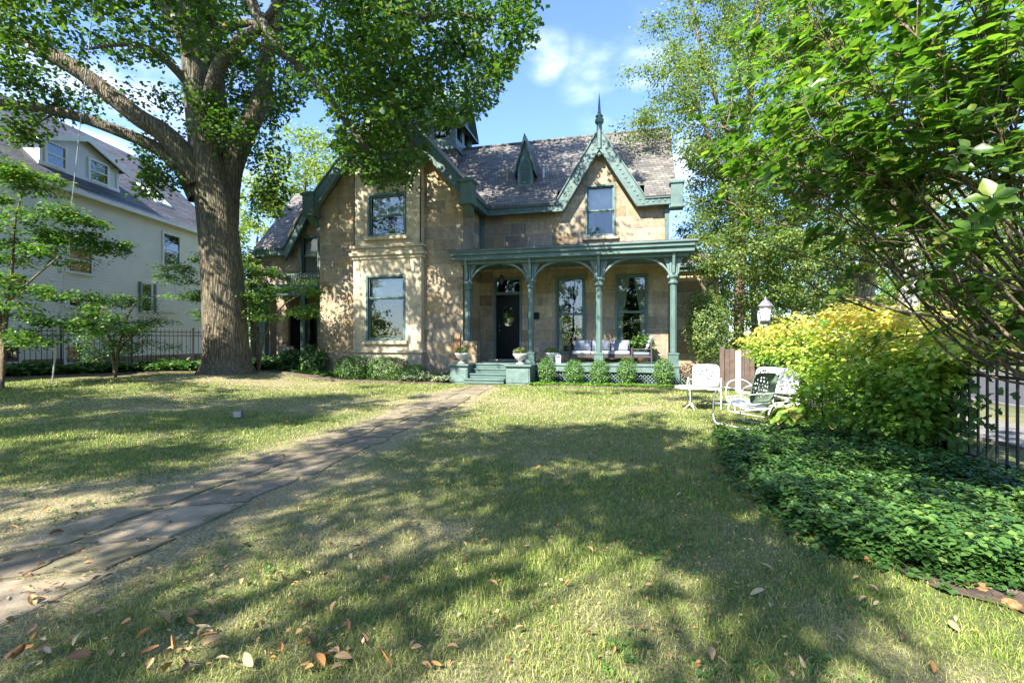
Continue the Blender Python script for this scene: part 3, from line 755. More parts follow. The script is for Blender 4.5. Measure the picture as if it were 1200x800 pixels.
# finial
zf = gA; b = HB()
b.lathe([(.10,-.75),(.10,.15),(.16,.22),(.17,.34),(.11,.40),(.15,.46),(.07,.56),(.05,.70),(.03,1.05),(.004,1.35)], (gu,We+.02,zf), 10)
b.build('finial', M['trim'], house)
b = HB(); b.lathe([(.05,0),(.09,.05),(.05,.12),(.02,.2)], (gu,We+.06,zf-1.02),8); b.build('pendant', M['trim_light'], house)
# wing rakes
gW = 1.15; zWt = 10.55
b = HB(); W0 = 15.95
frame_rake(b, Uap, zWt, gW, Uap-3.15, Uap+3.12, W0, h=.62)
studs(b, Uap, zWt, Uap-3.1, zWt-gW*3.1, W0, .28); studs(b, Uap, zWt, Uap+3.1, zWt-gW*3.1, W0, .28); b.build('bargeboard', M['trim'], house, bevel=.006)
for u_ in (Uat(363,16), Uat(547,16)):
    b = HB(); b.box(u_-.24,u_+.24,15.86,16.35,6.3,7.15); b.box(u_-.3,u_+.3,15.80,16.39,7.0,7.1); b.box(u_-.27,u_+.27,15.83,16.37,6.22,6.32); b.prismx([(15.95,6.22),(16.38,6.22),(16.38,5.85)], u_-.15, u_+.15)
    b.build('eave_box', M['trim'], house, bevel=.02)
# wing side eave running back to the main eave
b = HB(); us = Ur+.42
b.box(us-.16,us,16.36,We+.1,fz,fz+.36); b.box(us-.001,us+.05,16.36,We-.05,fz+.26,fz+.40); b.box(Ur,us-.16,16.36,We+.3,fz+.1,fz+.16)
b.build('side_eave', M['trim'], house, bevel=.008)
# downspouts
for u_,W_ in ((Uat(564.5,18.4),18.4),(Uat(781.5,18.42),18.42)):
    b = HB(); b.box(u_-.075,u_+.075,W_-.06,W_+.06,4.75,fz+.1); b.box(u_-.1,u_+.1,W_-.08,W_+.08,fz-.25,fz-.1); b.build('downspout', M['trim'], house, bevel=.015)

# --- roofs
ZR = 10.45; WR = 21.32; sl_ = (ZR-(zr+.05))/(WR-18.05)
b = HB(); t_ = .1
URe = U_er+.08
# front slope is one sheet; small gable roof stands in front of it
zin = zr+.06+(Wm+.08-18.05)*(ZR-zr-.06)/(WR-18.05)
b.slab((Uap,18.05,zr+.06),(ueL,18.05,zr+.06),(ueL,WR,ZR),(Uap,WR,ZR),t_)
b.slab((ueL,Wm+.08,zin),(ueR,Wm+.08,zin),(ueR,WR,ZR),(ueL,WR,ZR),t_)
b.slab((ueR,18.05,zr+.06),(URe,18.05,zr+.06),(URe,WR,ZR),(ueR,WR,ZR),t_)
b.slab((Uap,WR,ZR),(URe,WR,ZR),(URe,24.6,zr+.06),(Uap,24.6,zr+.06),t_)
b.build('roof', M['roof'], house)
b = HB()   # small gable roof back into the slope
wz = WR-(ZR-(gA+.05))/sl_
for s, ue in ((-1,ueL),(1,ueR)):
    b.add([(gu,18.1,gA+.1),(ue,18.1,zr+.1),(ue,18.14,zr+.09),(gu,wz,gA+.07)], [(0,1,2,3)])
b.build('gable_roof', M['roof'], house)
b = HB(); us2 = 3.2; zl = zWt-gW*us2
b.slab((Uap,16.05,zWt+.03),(Uap+us2,16.05,zl+.03),(Uap+us2,24.5,zl+.03),(Uap,24.5,zWt+.03),.1)
b.slab((Uap-us2,16.05,zl+.03),(Uap,16.05,zWt+.031),(Uap,24.5,zWt+.031),(Uap-us2,24.5,zl+.03),.1)
b.build('roof', M['roof'], house)
HB().box(Uap,URe,WR-.06,WR+.06,ZR-.03,ZR+.05).build('ridge_cap', M['roof'], house)
# fill the triangular right gable end
b = HB(); b.prismx([(18.05,zr+.0),(WR,ZR-.06),(WR,ZR-.45),(18.4,zr-.25)], URe-.03, URe+.02); b.build('rake_board', M['trim'], house)

# small lancet vent dormer
uc = Uat(615.5,18.85); wf = 18.85; zb = Zat(615,219,wf)
b = HB(); hw_ = .33
b.prism([(uc-hw_,zb),(uc+hw_,zb),(uc+hw_*.95,zb+.75),(uc,zb+1.9),(uc-hw_*.95,zb+.75)], wf, wf+.08)
dm = b.build('roof_vent_dormer', M['trim_light'], house, bevel=.01)
b = HB()
for s in (-1,1):
    V0 = [(uc,wf-.16,zb+2.12),(uc+s*(hw_+.12),wf-.16,zb+.55),(uc+s*(hw_+.12),wf-.16,zb+.43),(uc,wf-.16,zb+1.86)]
    zz = lambda z: WR-(ZR-z)/sl_
    V1 = [(uc,zz(zb+2.12)+.05,zb+2.12),(uc+s*(hw_+.12),zz(zb+.55)+.05,zb+.55),(uc+s*(hw_+.12),zz(zb+.43)+.05,zb+.43),(uc,zz(zb+1.86)+.05,zb+1.86)]
    b.add(V0+V1, [(0,1,2,3),(0,4,5,1),(1,5,6,2),(3,2,6,7)])
b.build('dormer_roof', M['trim'], dm)
b = HB()
for k in range(7): b.box(uc-.17,uc+.17,wf-.02,wf+.02,zb+.14+k*.09,zb+.18+k*.09)
b.prism([(uc-.2,zb+.1),(uc+.2,zb+.1),(uc+.2,zb+.8),(uc,zb+1.25),(uc-.2,zb+.8)], wf-.004, wf+.0)
b.build('louvre', M['trim_dark'], dm)
b = HB()
b.prismx([(wf+.08,zb+.02),(wf+.08,zb+.8),(WR-(ZR-(zb+.8))/sl_,zb+.8)], uc-hw_, uc+hw_); b.build('cheek', M['trim_light'], dm)
for px,py in ((594.5,200),(637,200)):
    u_ = Uat(px,19.25); z_ = ZR-(WR-19.25)*sl_-.1
    b = HB(); b.lathe([(.055,0),(.055,.5),(.10,.51),(.10,.56),(.05,.62)], (u_,19.25,z_), 10); b.build('vent_pipe', M['metal'] if px > 600 else M['stone_trim'], house)

# --- cupola
c0,c1,w0,w1 = Uap-1.1,Uap+1.1,20.2,22.4; zb = 9.65
b = HB(); b.prism([(c0-.25,zb-.6),(c1+.25,zb-.6),(c1+.02,zb+.45),(c0-.02,zb+.45)], w0-.05, w1+.05)
b.build('cupola_base', M['roof'], house)
cw0,cw1 = (Uat(504,w0), Uat(530,w0))
zc = 11.35
b = HB(); hh = [(c0+.25,c0+.25+.75,10.6,zc+.05),(c1-.25-.75,c1-.25,10.6,zc+.05)]
wallgrid(b, c0, c1, 10.05, zc+.2, w0, hh, .12)
hs = [(w0+.25,w0+.95,10.6,zc+.05),(w1-.95,w1-.25,10.6,zc+.05)]
wallgrid(b, w0, w1, 10.05, zc+.2, c1, hs, -.12, axis='y')
wallgrid(b, w0, w1, 10.05, zc+.2, c0, [], .1, axis='y'); wallgrid(b, c0, c1, 10.05, zc+.2, w1, [], .1)
b.add([(c0,w0,zc+.2),(c1,w0,zc+.2),((c0+c1)/2,w0,zc+1.7)], [(0,1,2)]); b.add([(c1,w0,zc+.2),(c1,w1,zc+.2),(c1,(w0+w1)/2,zc+1.7)], [(0,1,2)])
b.box(c0-.12,c1+.12,w0-.12,w1+.12,10.0,10.14); b.box(c0-.06,c1+.06,w0-.06,w1+.06,10.14,10.4)
for x in (c0,c1-.12):
    b.box(x-.02,x+.14,w0-.05,w0+.1,10.4,zc+.2)
b.box(c1-.1,c1+.05,w0-.03,w0+.12,10.4,zc+.2); b.box(c1-.1,c1+.05,w1-.12,w1+.03,10.4,zc+.2)
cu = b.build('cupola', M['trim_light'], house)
for h in hh: HB().box(h[0],h[1],w0+.09,w0+.1,h[2],h[3]).build('pane', M['glass'], cu); HB().box(h[0],h[1],w0+.03,w0+.09,(h[2]+h[3])/2-.03,(h[2]+h[3])/2+.03).build('sash_bar', M['trim_dark'], cu)
for h in hs: HB().box(c1-.1,c1-.09,h[0],h[1],h[2],h[3]).build('pane', M['glass'], cu)
HB().box(c0+.2,c1-.2,w0+.3,w1-.3,10.05,zc+.2).build('dark_interior', M['slate_pane'], cu)
b = HB(); um_ = (c0+c1)/2; wm_ = (w0+w1)/2; o = .32; zt_ = zc+2.0; ze_ = zc-.05
for s in (-1,1):
    b.slab((um_,w0-o,zt_),(um_+s*(1.1+o),w0-o,ze_),(um_+s*(1.1+o),w1+o,ze_),(um_,w1+o,zt_+.001),.09)
    b.slab((um_-1.1-o,wm_+s*(1.1+o),ze_+.003),(um_+1.1+o,wm_+s*(1.1+o),ze_+.003),(um_+1.1+o,wm_,zt_+.003),(um_-1.1-o,wm_,zt_+.003),.09)
b.build('cupola_roof', M['trim'], house)

# --- porch
zF = .65; Wf = 15.95
pu0,pu1 = Ur+.03, Uat(797,Wf)
posts_px = (549.5,622,702,789)
b = HB(); b.box(pu0,pu1,Wf,Wm-.002,zF-.06,zF); b.box(pu0,pu1-.02,Wf+.03,Wf+.09,zF-.26,zF-.061)
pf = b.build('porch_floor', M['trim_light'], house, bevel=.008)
# lattice skirt
b = HB(); zs0 = .02; H_ = zF-.28-zs0; u_ = Uat(622,Wf)
x = u_
while x < pu1:
    for s in (1,-1):
        x0,x1 = (x, x+H_) if s > 0 else (x+H_, x)
        d = .016
        b.prism([(x0-d,zs0),(x0+d,zs0),(x1+d,zs0+H_),(x1-d,zs0+H_)], Wf+.10+(.008 if s > 0 else 0), Wf+.107+(.008 if s > 0 else 0))
    x += .115
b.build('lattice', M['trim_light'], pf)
HB().box(u_-1,pu1,Wf+.5,Wf+.52,0,zF-.28).build('dark_void', M['slate_pane'], pf)  # near-black sheet standing in for the shade under the porch floor
b = HB(); b.box(pu1-.16,pu1,Wf+.02,Wf+.4,0,zF-.265); b.box(pu1-.18,pu1-.02,Wf+.4,Wm,0,zF-.061); b.build('corner_pier', M['trim'], pf, bevel=.01)
# porch roof and fascia
pr0,pr1 = Uat(527.5,15.9), Uat(814.5,15.9); zP0,zP1 = 4.25,4.59
b = HB()
b.box(pr0,pr1,15.98,16.12,zP0,zP0+.17); b.box(pr0,pr1,15.94,15.979,zP0+.0,zP0+.06)
b.prism([(pr0,zP0+.17),(pr1,zP0+.17),(pr1+.06,zP1),(pr0-.06,zP1)], 15.9, 16.12)
b.box(pr0-.1,pr1+.1,15.84,16.12,zP1-.05,zP1)
b.box(pr1-.14,pr1,16.121,Wm,zP0,zP0+.30); 
pf2 = b.build('porch_fascia', M['trim'], house, bevel=.012)
b = HB(); b.slab((pr0-.1,15.85,zP1+.03),(pr1+.1,15.85,zP1+.03),(pr1+.1,Wm,zP1+.28),(Ur+.0,Wm,zP1+.28),.07)
b.build('porch_roof', M['roof_grey'], house)
b = HB(); b.box(Ur+.02,pr1-.15,16.121,Wm-.01,zP0+.04,zP0+.09); 
for k in range(14): x_ = Ur+.4+k*.6; 
b.box(Ur,pr1-.15,16.121,16.32,zP0-.22+.1,zP0+.039)
b.build('porch_ceiling', M['trim'], house)
pu = [Uat(px,16.3) for px in posts_px]
pu[0] = Ur+.22
for k, u_ in enumerate(pu):
    b = HB(); wq = 16.3; r = .10; z0_ = zF if k else 1.42
    if k: b.box(u_-.15,u_+.15,wq-.15,wq+.15,z0_,z0_+.32); b.box(u_-.17,u_+.17,wq-.17,wq+.17,z0_+.32,z0_+.38); b.box(u_-.165,u_+.165,wq-.165,wq+.165,z0_+.001,z0_+.07)
    oc = [(u_+r*math.cos(a+.3927)*1.08, wq+r*math.sin(a+.3927)*1.08) for a in np.arange(8)*math.pi/4]
    b.prismz(oc, z0_+(.38 if k else 0), 3.42)
    b.lathe([(.12,0),(.16,.04),(.16,.09),(.12,.12),(.12,.18),(.17,.24),(.17,.30)], (u_,wq,3.24), 8)
    po = b.build('porch_post', M['trim'], house, bevel=.006)
    c = HB()
    for dx in (-.085,.085): c.box(u_+dx-.03,u_+dx+.03,wq-.06,wq+.0,3.5,zP0-.0)
    c.box(u_-.05,u_+.05,wq-.02,wq+.06,3.5,zP0); c.box(u_-.13,u_+.13,wq-.09,wq+.09,3.541,3.60); 
    # scrolled side brackets
    for dx in (-1,1):
        if k == 0 and dx < 0: continue
        c.prism([(u_+dx*.12,zP0),(u_+dx*.12,3.55),(u_+dx*.17,3.62),(u_+dx*.20,3.85),(u_+dx*.30,4.08),(u_+dx*.42,zP0)], wq-.025, wq+.025)
    c.prismx([(wq-.09,zP0),(wq-.09,3.55),(wq-.14,3.62),(wq-.16,3.85),(wq-.22,4.05),(wq-.30,zP0)], u_-.04, u_+.04)
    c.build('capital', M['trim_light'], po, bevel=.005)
for k in range(3):       # flat tudor arches between the posts
    a,c = pu[k]+.12, pu[k+1]-.12; mid = (a+c)/2; L = (c-a)/2; n = 16
    def arc(tt):           # -1..1
        s = abs(tt); z = 3.52+.60*(1-s**3.2)**.8*.86+.09*(1-s)
        return z
    top = [(mid+L*t, arc(t)) for t in np.linspace(-1,1,2*n+1)]
    b = HB()
    for i_ in range(2*n):
        (x0,z0_),(x1,z1_) = top[i_],top[i_+1]
        b.prism([(x0,z0_),(x1,z1_),(x1,z1_+.085),(x0,z0_+.085)], 16.24, 16.32)
    for s in (-1,1):
        b.lathe([(.02,0),(.06,.05),(.05,.1),(.03,.13)], (mid+s*(L-.02),16.28,3.42), 8)
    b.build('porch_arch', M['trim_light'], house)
# end arch bracket outside right
# stone cheek at the left end, front steps and their piers
HB().box(Ur+.03,Ur+.62,16.12,16.5,-.05,1.42).build('stone_cheek', M['stone'], house)
su0,su1 = Uat(550.5,15.5), Uat(596,15.5)
b = HB()
for k in range(4):
    z1_ = zF-.005-.155*k; b.box(su0,su1,Wf-.02-.27*(k+1)+.0,Wf-.001-(0 if k == 0 else .27*k)+.0,z1_-.045-.155*0,z1_)
    b.box(su0+.01,su1-.01,Wf-.27*(k+1)+.03-.02,Wf-.27*k-.003,max(-.02,z1_-.155),z1_-.046)
b.build('front_steps', M['trim'], house, bevel=.008)
for p0,p1 in ((527,552),(592.5,622)):
    a,c = Uat(p0,15.0),Uat(p1,15.0)
    if p0 > 560: c = a+.80
    else: c = a+.62
    b = HB(); b.box(a,c,15.02,Wf-.003,-.05,.585); b.box(a+.04,c-.04,15.0,15.019,.06,.50)
    s_ = b.build('step_pier', M['trim_light'], house, bevel=.01)
    HB().box(a-.05,c+.05,14.95,Wf-.004,.586,.645).build('cap', M['trim'], s_, bevel=.012)
# lantern, letter box, doorbell
ul = Uat(587.5,17.3); b = HB(); b.tube([(ul,17.3,zP0+.05),(ul,17.3,3.85)], .008, 6); b.lathe([(.03,.12),(.07,.08),(.09,0),(.10,-.16),(.06,-.22),(.02,-.26)], (ul,17.3,3.78), 8)
b.build('porch_lantern', M['black_iron'], house)
u_ = Uat(628,18.42); z_ = Zat(628,374,18.42)
HB().box(u_-.12,u_+.12,18.34,18.497,z_,z_+.26).build('letter_box', M['door'], house, bevel=.02)
u_ = Uat(619,18.45); HB().box(u_-.05,u_+.03,18.44,18.497,z_+.02,z_+.24).build('house_lamp', M['trim'], house, bevel=.01)
# brown plaque by the steps
ua,ub = Uat(531,16.36),Uat(539.5,16.36); za,zb_ = Zat(535,420,16.36),Zat(535,391.5,16.36)
pq = HB().box(ua,ub,16.33,16.397,za,zb_).build('plaque', M['plaque'], house, bevel=.01)
b = HB()
for k in range(2):
    cx = ua+(ub-ua)*(.32+.36*k); zc_ = zb_-.12
    pts = [(cx+.028*math.cos(t)*.8, zc_+.04*math.sin(t)) for t in np.linspace(0,6.28,9)[:-1]]; HB().prism(pts, 16.322, 16.3295).build('plaque_mark', M['plaque_mark'], pq)

# --- side bay on the right
bu0,bu1 = Um+.002, Uat(822,19.5); bW = 19.5; zt_ = 4.1
bu2,bW2 = bu1+.75, bW+.75
b = HB(); b.add([(bu0,bW,-.05),(bu1,bW,-.05),(bu1,bW,zt_),(bu0,bW,zt_)], [(0,1,2,3)])
b.add([(bu1,bW,-.05),(bu2,bW2,-.05),(bu2,bW2,zt_),(bu1,bW,zt_)], [(0,1,2,3)]); b.add([(bu2,bW2,-.05),(bu2,22.6,-.05),(bu2,22.6,zt_),(bu2,bW2,zt_)], [(0,1,2,3)])
sb = b.build('side_bay', M['stone'], house)
poly = [(bu0,bW-.16),(bu1+.06,bW-.16),(bu2+.16,bW2-.08),(bu2+.16,22.8),(bu0,22.8)]
b = HB(); b.prismz(poly, zt_-.02, zt_+.12); poly2 = [(bu0,bW-.26),(bu1+.1,bW-.26),(bu2+.26,bW2-.13),(bu2+.26,22.9),(bu0,22.9)]; b.prismz(poly2, zt_+.121, zt_+.25)
b.build('cornice', M['trim'], sb, bevel=.01)
b = HB(); b.add([(p[0],p[1],zt_+.25) for p in poly2]+[(bu0,bW+.9,zt_+1.15),(bu1-.2,bW+.9,zt_+1.15),(bu1-.2,22.4,zt_+1.15),(bu0,22.4,zt_+1.15)], [(0,1,6,5),(1,2,6),(2,3,7,6),(3,4,8,7),(5,6,7,8)]); b.build('bay_roof', M['roof'], sb)
b = HB(); d1 = np.array([bu2-bu1,bW2-bW]); 
def bp(s, o, z): 
    q = np.array([bu1,bW])+d1*s+np.array([d1[1],-d1[0]])/np.linalg.norm(d1)*o; return (q[0],q[1],z)
for (s0,s1,z0_,z1_,o) in ((.22,.30,1.2,3.7,.04),(.72,.80,1.2,3.7,.04),(.30,.72,3.6,3.7,.04),(.30,.72,1.2,1.3,.04),(.30,.72,2.4,2.46,.03),(.16,.86,1.05,1.19,.09)):
    V0 = [bp(s0,.002,z0_),bp(s1,.002,z0_),bp(s1,o,z0_),bp(s0,o,z0_)]; V1 = [(v[0],v[1],z1_) for v in V0]
    b.add(V0+V1, [(0,1,2,3),(4,5,6,7),(0,1,5,4),(1,2,6,5),(2,3,7,6),(3,0,4,7)])
bwn = b.build('window', M['trim'], sb)

# --- set back wing on the far left
aU0 = Uat(306,18.9); aU1 = Ul; aW = 18.9; az = 5.35
hA = window(352,374,276,322,aW, style='blind')
hD = (Uat(338,aW),Uat(352,aW),.3,2.9); hB_ = (Uat(357,aW),Uat(372,aW),.5,2.9)
gable_wall('wall', aU0, aU1, -.1, az, Uat(362,aW), 1.63, 8.2, aW, [hA,hD,hB_], M['stone'])
HB().box(hD[0],hD[1],aW+.15,aW+.2,hD[2],hD[3]).build('door', M['door'], house)
HB().box(hB_[0],hB_[1],aW+.12,aW+.13,hB_[2],hB_[3]).build('pane', M['glass'], house)
HB().box(aU0+.1,aU1,aW+1.2,aW+1.3,.0,5).build('dark_interior', M['slate_pane'], house)
b = HB(); b.add([(aU0,aW,-.1),(aU0,24,-.1),(aU0,24,az),(aU0,21.4,8.7),(aU0,aW,az)], [(4,3,2,1,0)]); b.build('side_wall', M['stone'], house)
b = HB(); aWe = 18.5; zae = 5.3; uA0 = Uat(300.5,aWe); uk = Uat(333.5,aWe); ucA = Uat(362,aWe); zrA = zae+.34
b.box(uA0,uk,aWe,aWe+.16,zae,zrA); b.box(uA0-.05,uk-.02,aWe-.05,aWe-.001,zrA-.1,zrA+.05); b.box(uA0,aU0+.01,aWe-.08,aWe+.3,zae-.08,zrA+.12)
ztA = zrA+1.63*(ucA-uk)
barge(b, uk, zrA, ucA, ztA, aWe, aWe+.16, .6); barge(b, uk, zrA+.08, ucA, ztA+.08, aWe-.05, aWe+.9, .078)
barge(b, ucA, ztA, aU1+.3, ztA-1.63*(aU1+.3-ucA), aWe, aWe+.16, .6)
b.build('bargeboard', M['trim'], house, bevel=.008)
b = HB(); uRR = aU1+.6
zi = zrA+.05+(aW+.08-18.42)*(9.0-zrA-.05)/(21.2-18.42)
b.slab((uA0-.05,18.42,zrA+.05),(uk,18.42,zrA+.05),(uk,21.2,9.0),(uA0-.05,21.2,9.0),.1)
b.slab((uk,aW+.08,zi),(uRR,aW+.08,zi),(uRR,21.2,9.0),(uk,21.2,9.0),.1)
b.slab((uA0-.05,21.2,9.0),(uRR,21.2,9.0),(uRR,24.2,zrA+.05),(uA0-.05,24.2,zrA+.05),.1)
b.add([(ucA,18.46,ztA+.1),(uk,18.46,zrA+.1),(uk,18.5,zrA+.1),(ucA,18.46+(ztA-zrA)/1.25,ztA+.08)], [(0,1,2,3)])
b.add([(ucA,18.46,ztA+.1),(aU1+.2,18.46,ztA-1.63*(aU1+.2-ucA)+.1),(aU1+.2,19.5,ztA-1.63*(aU1+.2-ucA)+.1),(ucA,18.46+(ztA-zrA)/1.25,ztA+.08)], [(0,1,2,3)])
b.build('roof', M['roof'], house)
# verandah with balcony
vW = 17.3; vU0 = Uat(302,vW); vz = 3.75
b = HB(); b.box(vU0-.15,aU1-.01,vW-.25,aW-.002,vz-.14,vz); b.box(vU0-.05,aU1-.01,vW-.12,vW+.02,vz-.45,vz-.141); b.box(vU0-.2,aU1-.01,vW-.3,vW-.251,vz-.16,vz+.03)
ve = b.build('verandah_roof', M['trim'], house, bevel=.01)
b = HB(); u_ = Uat(340,vW)
b.box(u_,aU1-.02,vW-.2,vW-.15,vz+.42,vz+.47); b.box(u_,aU1-.02,vW-.2,vW-.15,vz+.03,vz+.08)
k = u_
while k < aU1-.05: b.box(k,k+.03,vW-.19,vW-.16,vz+.08,vz+.42); k += .11
b.build('balustrade', M['trim_light'], ve)
for px,mm,wd in ((310,'trim_light',.13),(316,'stone_trim',.2),(356.5,'trim_dark',.11)):
    u_ = Uat(px,vW+.1+(.6 if px == 316 else 0)); W_ = vW+.1+(.6 if px == 316 else 0)
    b = HB(); b.box(u_-wd,u_+wd,W_-wd,W_+wd,.0,vz-.451 if px != 316 else vz-.141); b.box(u_-wd-.04,u_+wd+.04,W_-wd-.04,W_+wd+.04,.0,.3)
    b.build('verandah_post', M[mm], house, bevel=.01)
HB().box(vU0,aU1-.01,vW-.05,aW-.003,-.05,.3).build('verandah_floor', M['stone_dark'], house)
# ------------------------------------------------------------------ white neighbour house
WD = unit(np.array([.0304,1,0])); wx = lambda Y, o=0: -17.85-o+.0304*Y
nh = empty('clapboard_house', (wx(22)-4, 22, .3), label='tall cream clapboard house with grey shingle roof and white gabled dormer beyond the left fence', cat='house')
NO = (wx(22)-4, 22, .3)
Y0, Y1 = 9.0, 28.0; ze = 7.55
def nP(o, Y, z): return (wx(Y,o), Y, z)
def nbox(b, o0, o1, ya, yb, z0, z1):
    V = [nP(o,y,z) for z in (z0,z1) for y in (ya,yb) for o in (o0,o1)]
    return b.add(V, [(0,2,3,1),(4,5,7,6),(0,1,5,4),(2,6,7,3),(0,4,6,2),(1,3,7,5)])
b = MB(NO)
ph = 9.0; rg = .95
b.add([nP(0,Y0,-.2),nP(0,Y1,-.2),nP(0,Y1,ze),nP(0,Y0,ze)], [(0,1,2,3)])
b.add([nP(0,Y1,-.2),nP(ph,Y1,-.2),nP(ph,Y1,ze),nP(ph/2,Y1,ze+ph/2*rg),nP(0,Y1,ze)], [(0,1,2,3,4)])
b.add([nP(0,Y0,-.2),nP(ph,Y0,-.2),nP(ph,Y0,ze),nP(ph/2,Y0,ze+ph/2*rg),nP(0,Y0,ze)], [(4,3,2,1,0)])
b.build('wall', M['siding'], nh)
b = MB(NO); nbox(b,-.04,.0-.001,Y0,Y1,-.2,.75); b.build('foundation', M['stone_dark'], nh)
b = MB(NO); oh = .35
b.slab(nP(-oh,Y0-.3,ze-oh*rg+.12),nP(-oh,Y1+.3,ze-oh*rg+.12),nP(ph/2,Y1+.3,ze+ph/2*rg+.12),nP(ph/2,Y0-.3,ze+ph/2*rg+.12),.1)
b.slab(nP(ph+oh,Y0-.3,ze-oh*rg+.12),nP(ph/2,Y0-.3,ze+ph/2*rg+.12),nP(ph/2,Y1+.3,ze+ph/2*rg+.12),nP(ph+oh,Y1+.3,ze-oh*rg+.12),.1)
b.build('roof', M['roof_grey'], nh)
b = MB(NO); nbox(b,-oh-.04,-oh+.03,Y0-.3,Y1+.3,ze-oh*rg-.08,ze-oh*rg+.10); nbox(b,-oh+.031,-.002,Y0,Y1,ze-.20,ze-.16); nbox(b,-.05,-.002,Y0,Y1,ze-.45,ze-.21); b.build('eave', M['white_trim'], nh, bevel=.01)
def nwin(ya, yb, z0, z1, o=0, name='window', mat='glass', rail=True, parent=nh):
    b = MB(NO); f = .1
    nbox(b,o-.07,o-.001,ya-f,ya,z0-f,z1+f); nbox(b,o-.07,o-.001,yb,yb+f,z0-f,z1+f); nbox(b,o-.07,o-.001,ya,yb,z1,z1+f); nbox(b,o-.1,o-.001,ya,yb,z0-f,z0)
    if rail: nbox(b,o-.05,o-.03,ya,yb,(z0+z1)/2-.03,(z0+z1)/2+.03)
    w_ = b.build(name, M['white_trim'], parent, bevel=.006)
    b = MB(NO); nbox(b,o-.028,o-.02,ya,yb,z0,z1); b.build('pane', M[mat], w_)
    b = MB(NO); nbox(b,o-.012,o-.004,ya,yb,z0,z1); b.build('dark_interior', M['slate_pane'] if mat == 'glass' else M['blind'], w_)
    return w_
def Yn(px, o=0): return (17.85+o)/(.0304-(px-600)/F)
def Zn(px, py, o=0): return EYE+(400-py)/F*Yn(px,o)
def nwp(x0, x1, y0, y1, o=0, **k): m_ = (x0+x1)/2; return nwin(Yn(x0,o), Yn(x1,o), Zn(m_,y1,o), Zn(m_,y0,o), o, **k)
nwp(191,209,276,311); nwp(80,106,291,319); nwp(8,30,322,344); nwp(80,93,352,358, rail=False); nwp(76,95,406,424, rail=False); nwp(0,20,406,424, rail=False); nwp(165,176,333,364)
b = MB(NO); ya,yb = Yn(180),Yn(206); za,zb_ = Zn(192,366),Zn(192,334)
nbox(b,-.08,-.001,ya,yb,za,zb_); b.build('boarded_panel', M['white_trim'], nh, bevel=.01)
b = MB(NO); nbox(b,-.1,-.002,Yn(162),Yn(163.5),Zn(162,366),Zn(162,330)); nbox(b,-.1,-.081,Yn(179),Yn(181),Zn(180,366),Zn(180,333)); b.build('panel_frame', M['trim_light'], nh)
b = MB(NO); nbox(b,-.22,-.001,Yn(146),Yn(149),Zn(147,297),Zn(147,293)); b.build('wall_light', M['lamp_iron'], nh)
# dormers
def dormer(ya, yb, o, zt_, wins):
    zb_ = ze+o*rg+.10; zw = zb_+1.0; ym = (ya+yb)/2
    b = MB(NO); ob = lambda z: (z-ze)/rg
    b.add([nP(o,ya,zb_),nP(o,yb,zb_),nP(o,yb,zw),nP(o,ym,zt_),nP(o,ya,zw)], [(0,1,2,3,4)])
    for y in (ya,yb): b.add([nP(o,y,zb_),nP(o,y,zw),nP(ob(zw),y,zw)], [(0,1,2)])
    d = b.build('dormer', M['siding_w'], nh)
    b = MB(NO); sl2 = (zt_-zw)/(ym-ya)
    for s, y in ((-1,ya),(1,yb)):
        ye = y+s*.3; zee = zw-.3*sl2
        b.slab(nP(o-.3,ym,zt_+.1),nP(o-.3,ye,zee+.1),nP(ob(zee)+.1,ye,zee+.1),nP(ob(zt_)+.1,ym,zt_+.1),.07)
    b.build('dormer_roof', M['roof_grey'], d)
    b = MB(NO)
    for s, y in ((-1,ya),(1,yb)):
        ye = y+s*.3; zee = zw-.3*sl2
        V0 = [nP(o-.32,ym,zt_+.1),nP(o-.32,ye,zee+.1),nP(o-.32,ye,zee-.14),nP(o-.32,ym,zt_-.14)]; V1 = [nP(o-.25,v[1],v[2]) for v in V0]
        b.add(V0+V1, [(0,1,2,3),(7,6,5,4),(0,4,5,1),(1,5,6,2),(2,6,7,3),(3,7,4,0)])
    nbox(b,o-.06,o-.001,ya-.05,yb+.05,zb_-.02,zb_+.12); nbox(b,o-.05,o-.001,ya,ya+.12,zb_+.121,zw); nbox(b,o-.05,o-.001,yb-.12,yb,zb_+.121,zw)
    b.build('dormer_trim', M['white_trim'], d)
    for w0_,w1_ in wins: nwin(w0_,w1_,zb_+.13,zb_+.92,o,parent=d)
dormer(17.9,21.4,.45,9.75,[(18.2,18.9),(20.0,20.8)])
b = MB(NO)   # skylight further along
oa,ob_ = .75,1.75
V0 = [nP(oa,24.0,ze+oa*rg+.2),nP(oa,25.1,ze+oa*rg+.2),nP(ob_,25.1,ze+ob_*rg+.2),nP(ob_,24.0,ze+ob_*rg+.2)]
b.slab(*V0,.14); b.build('skylight', M['white_trim'], nh, bevel=.02)

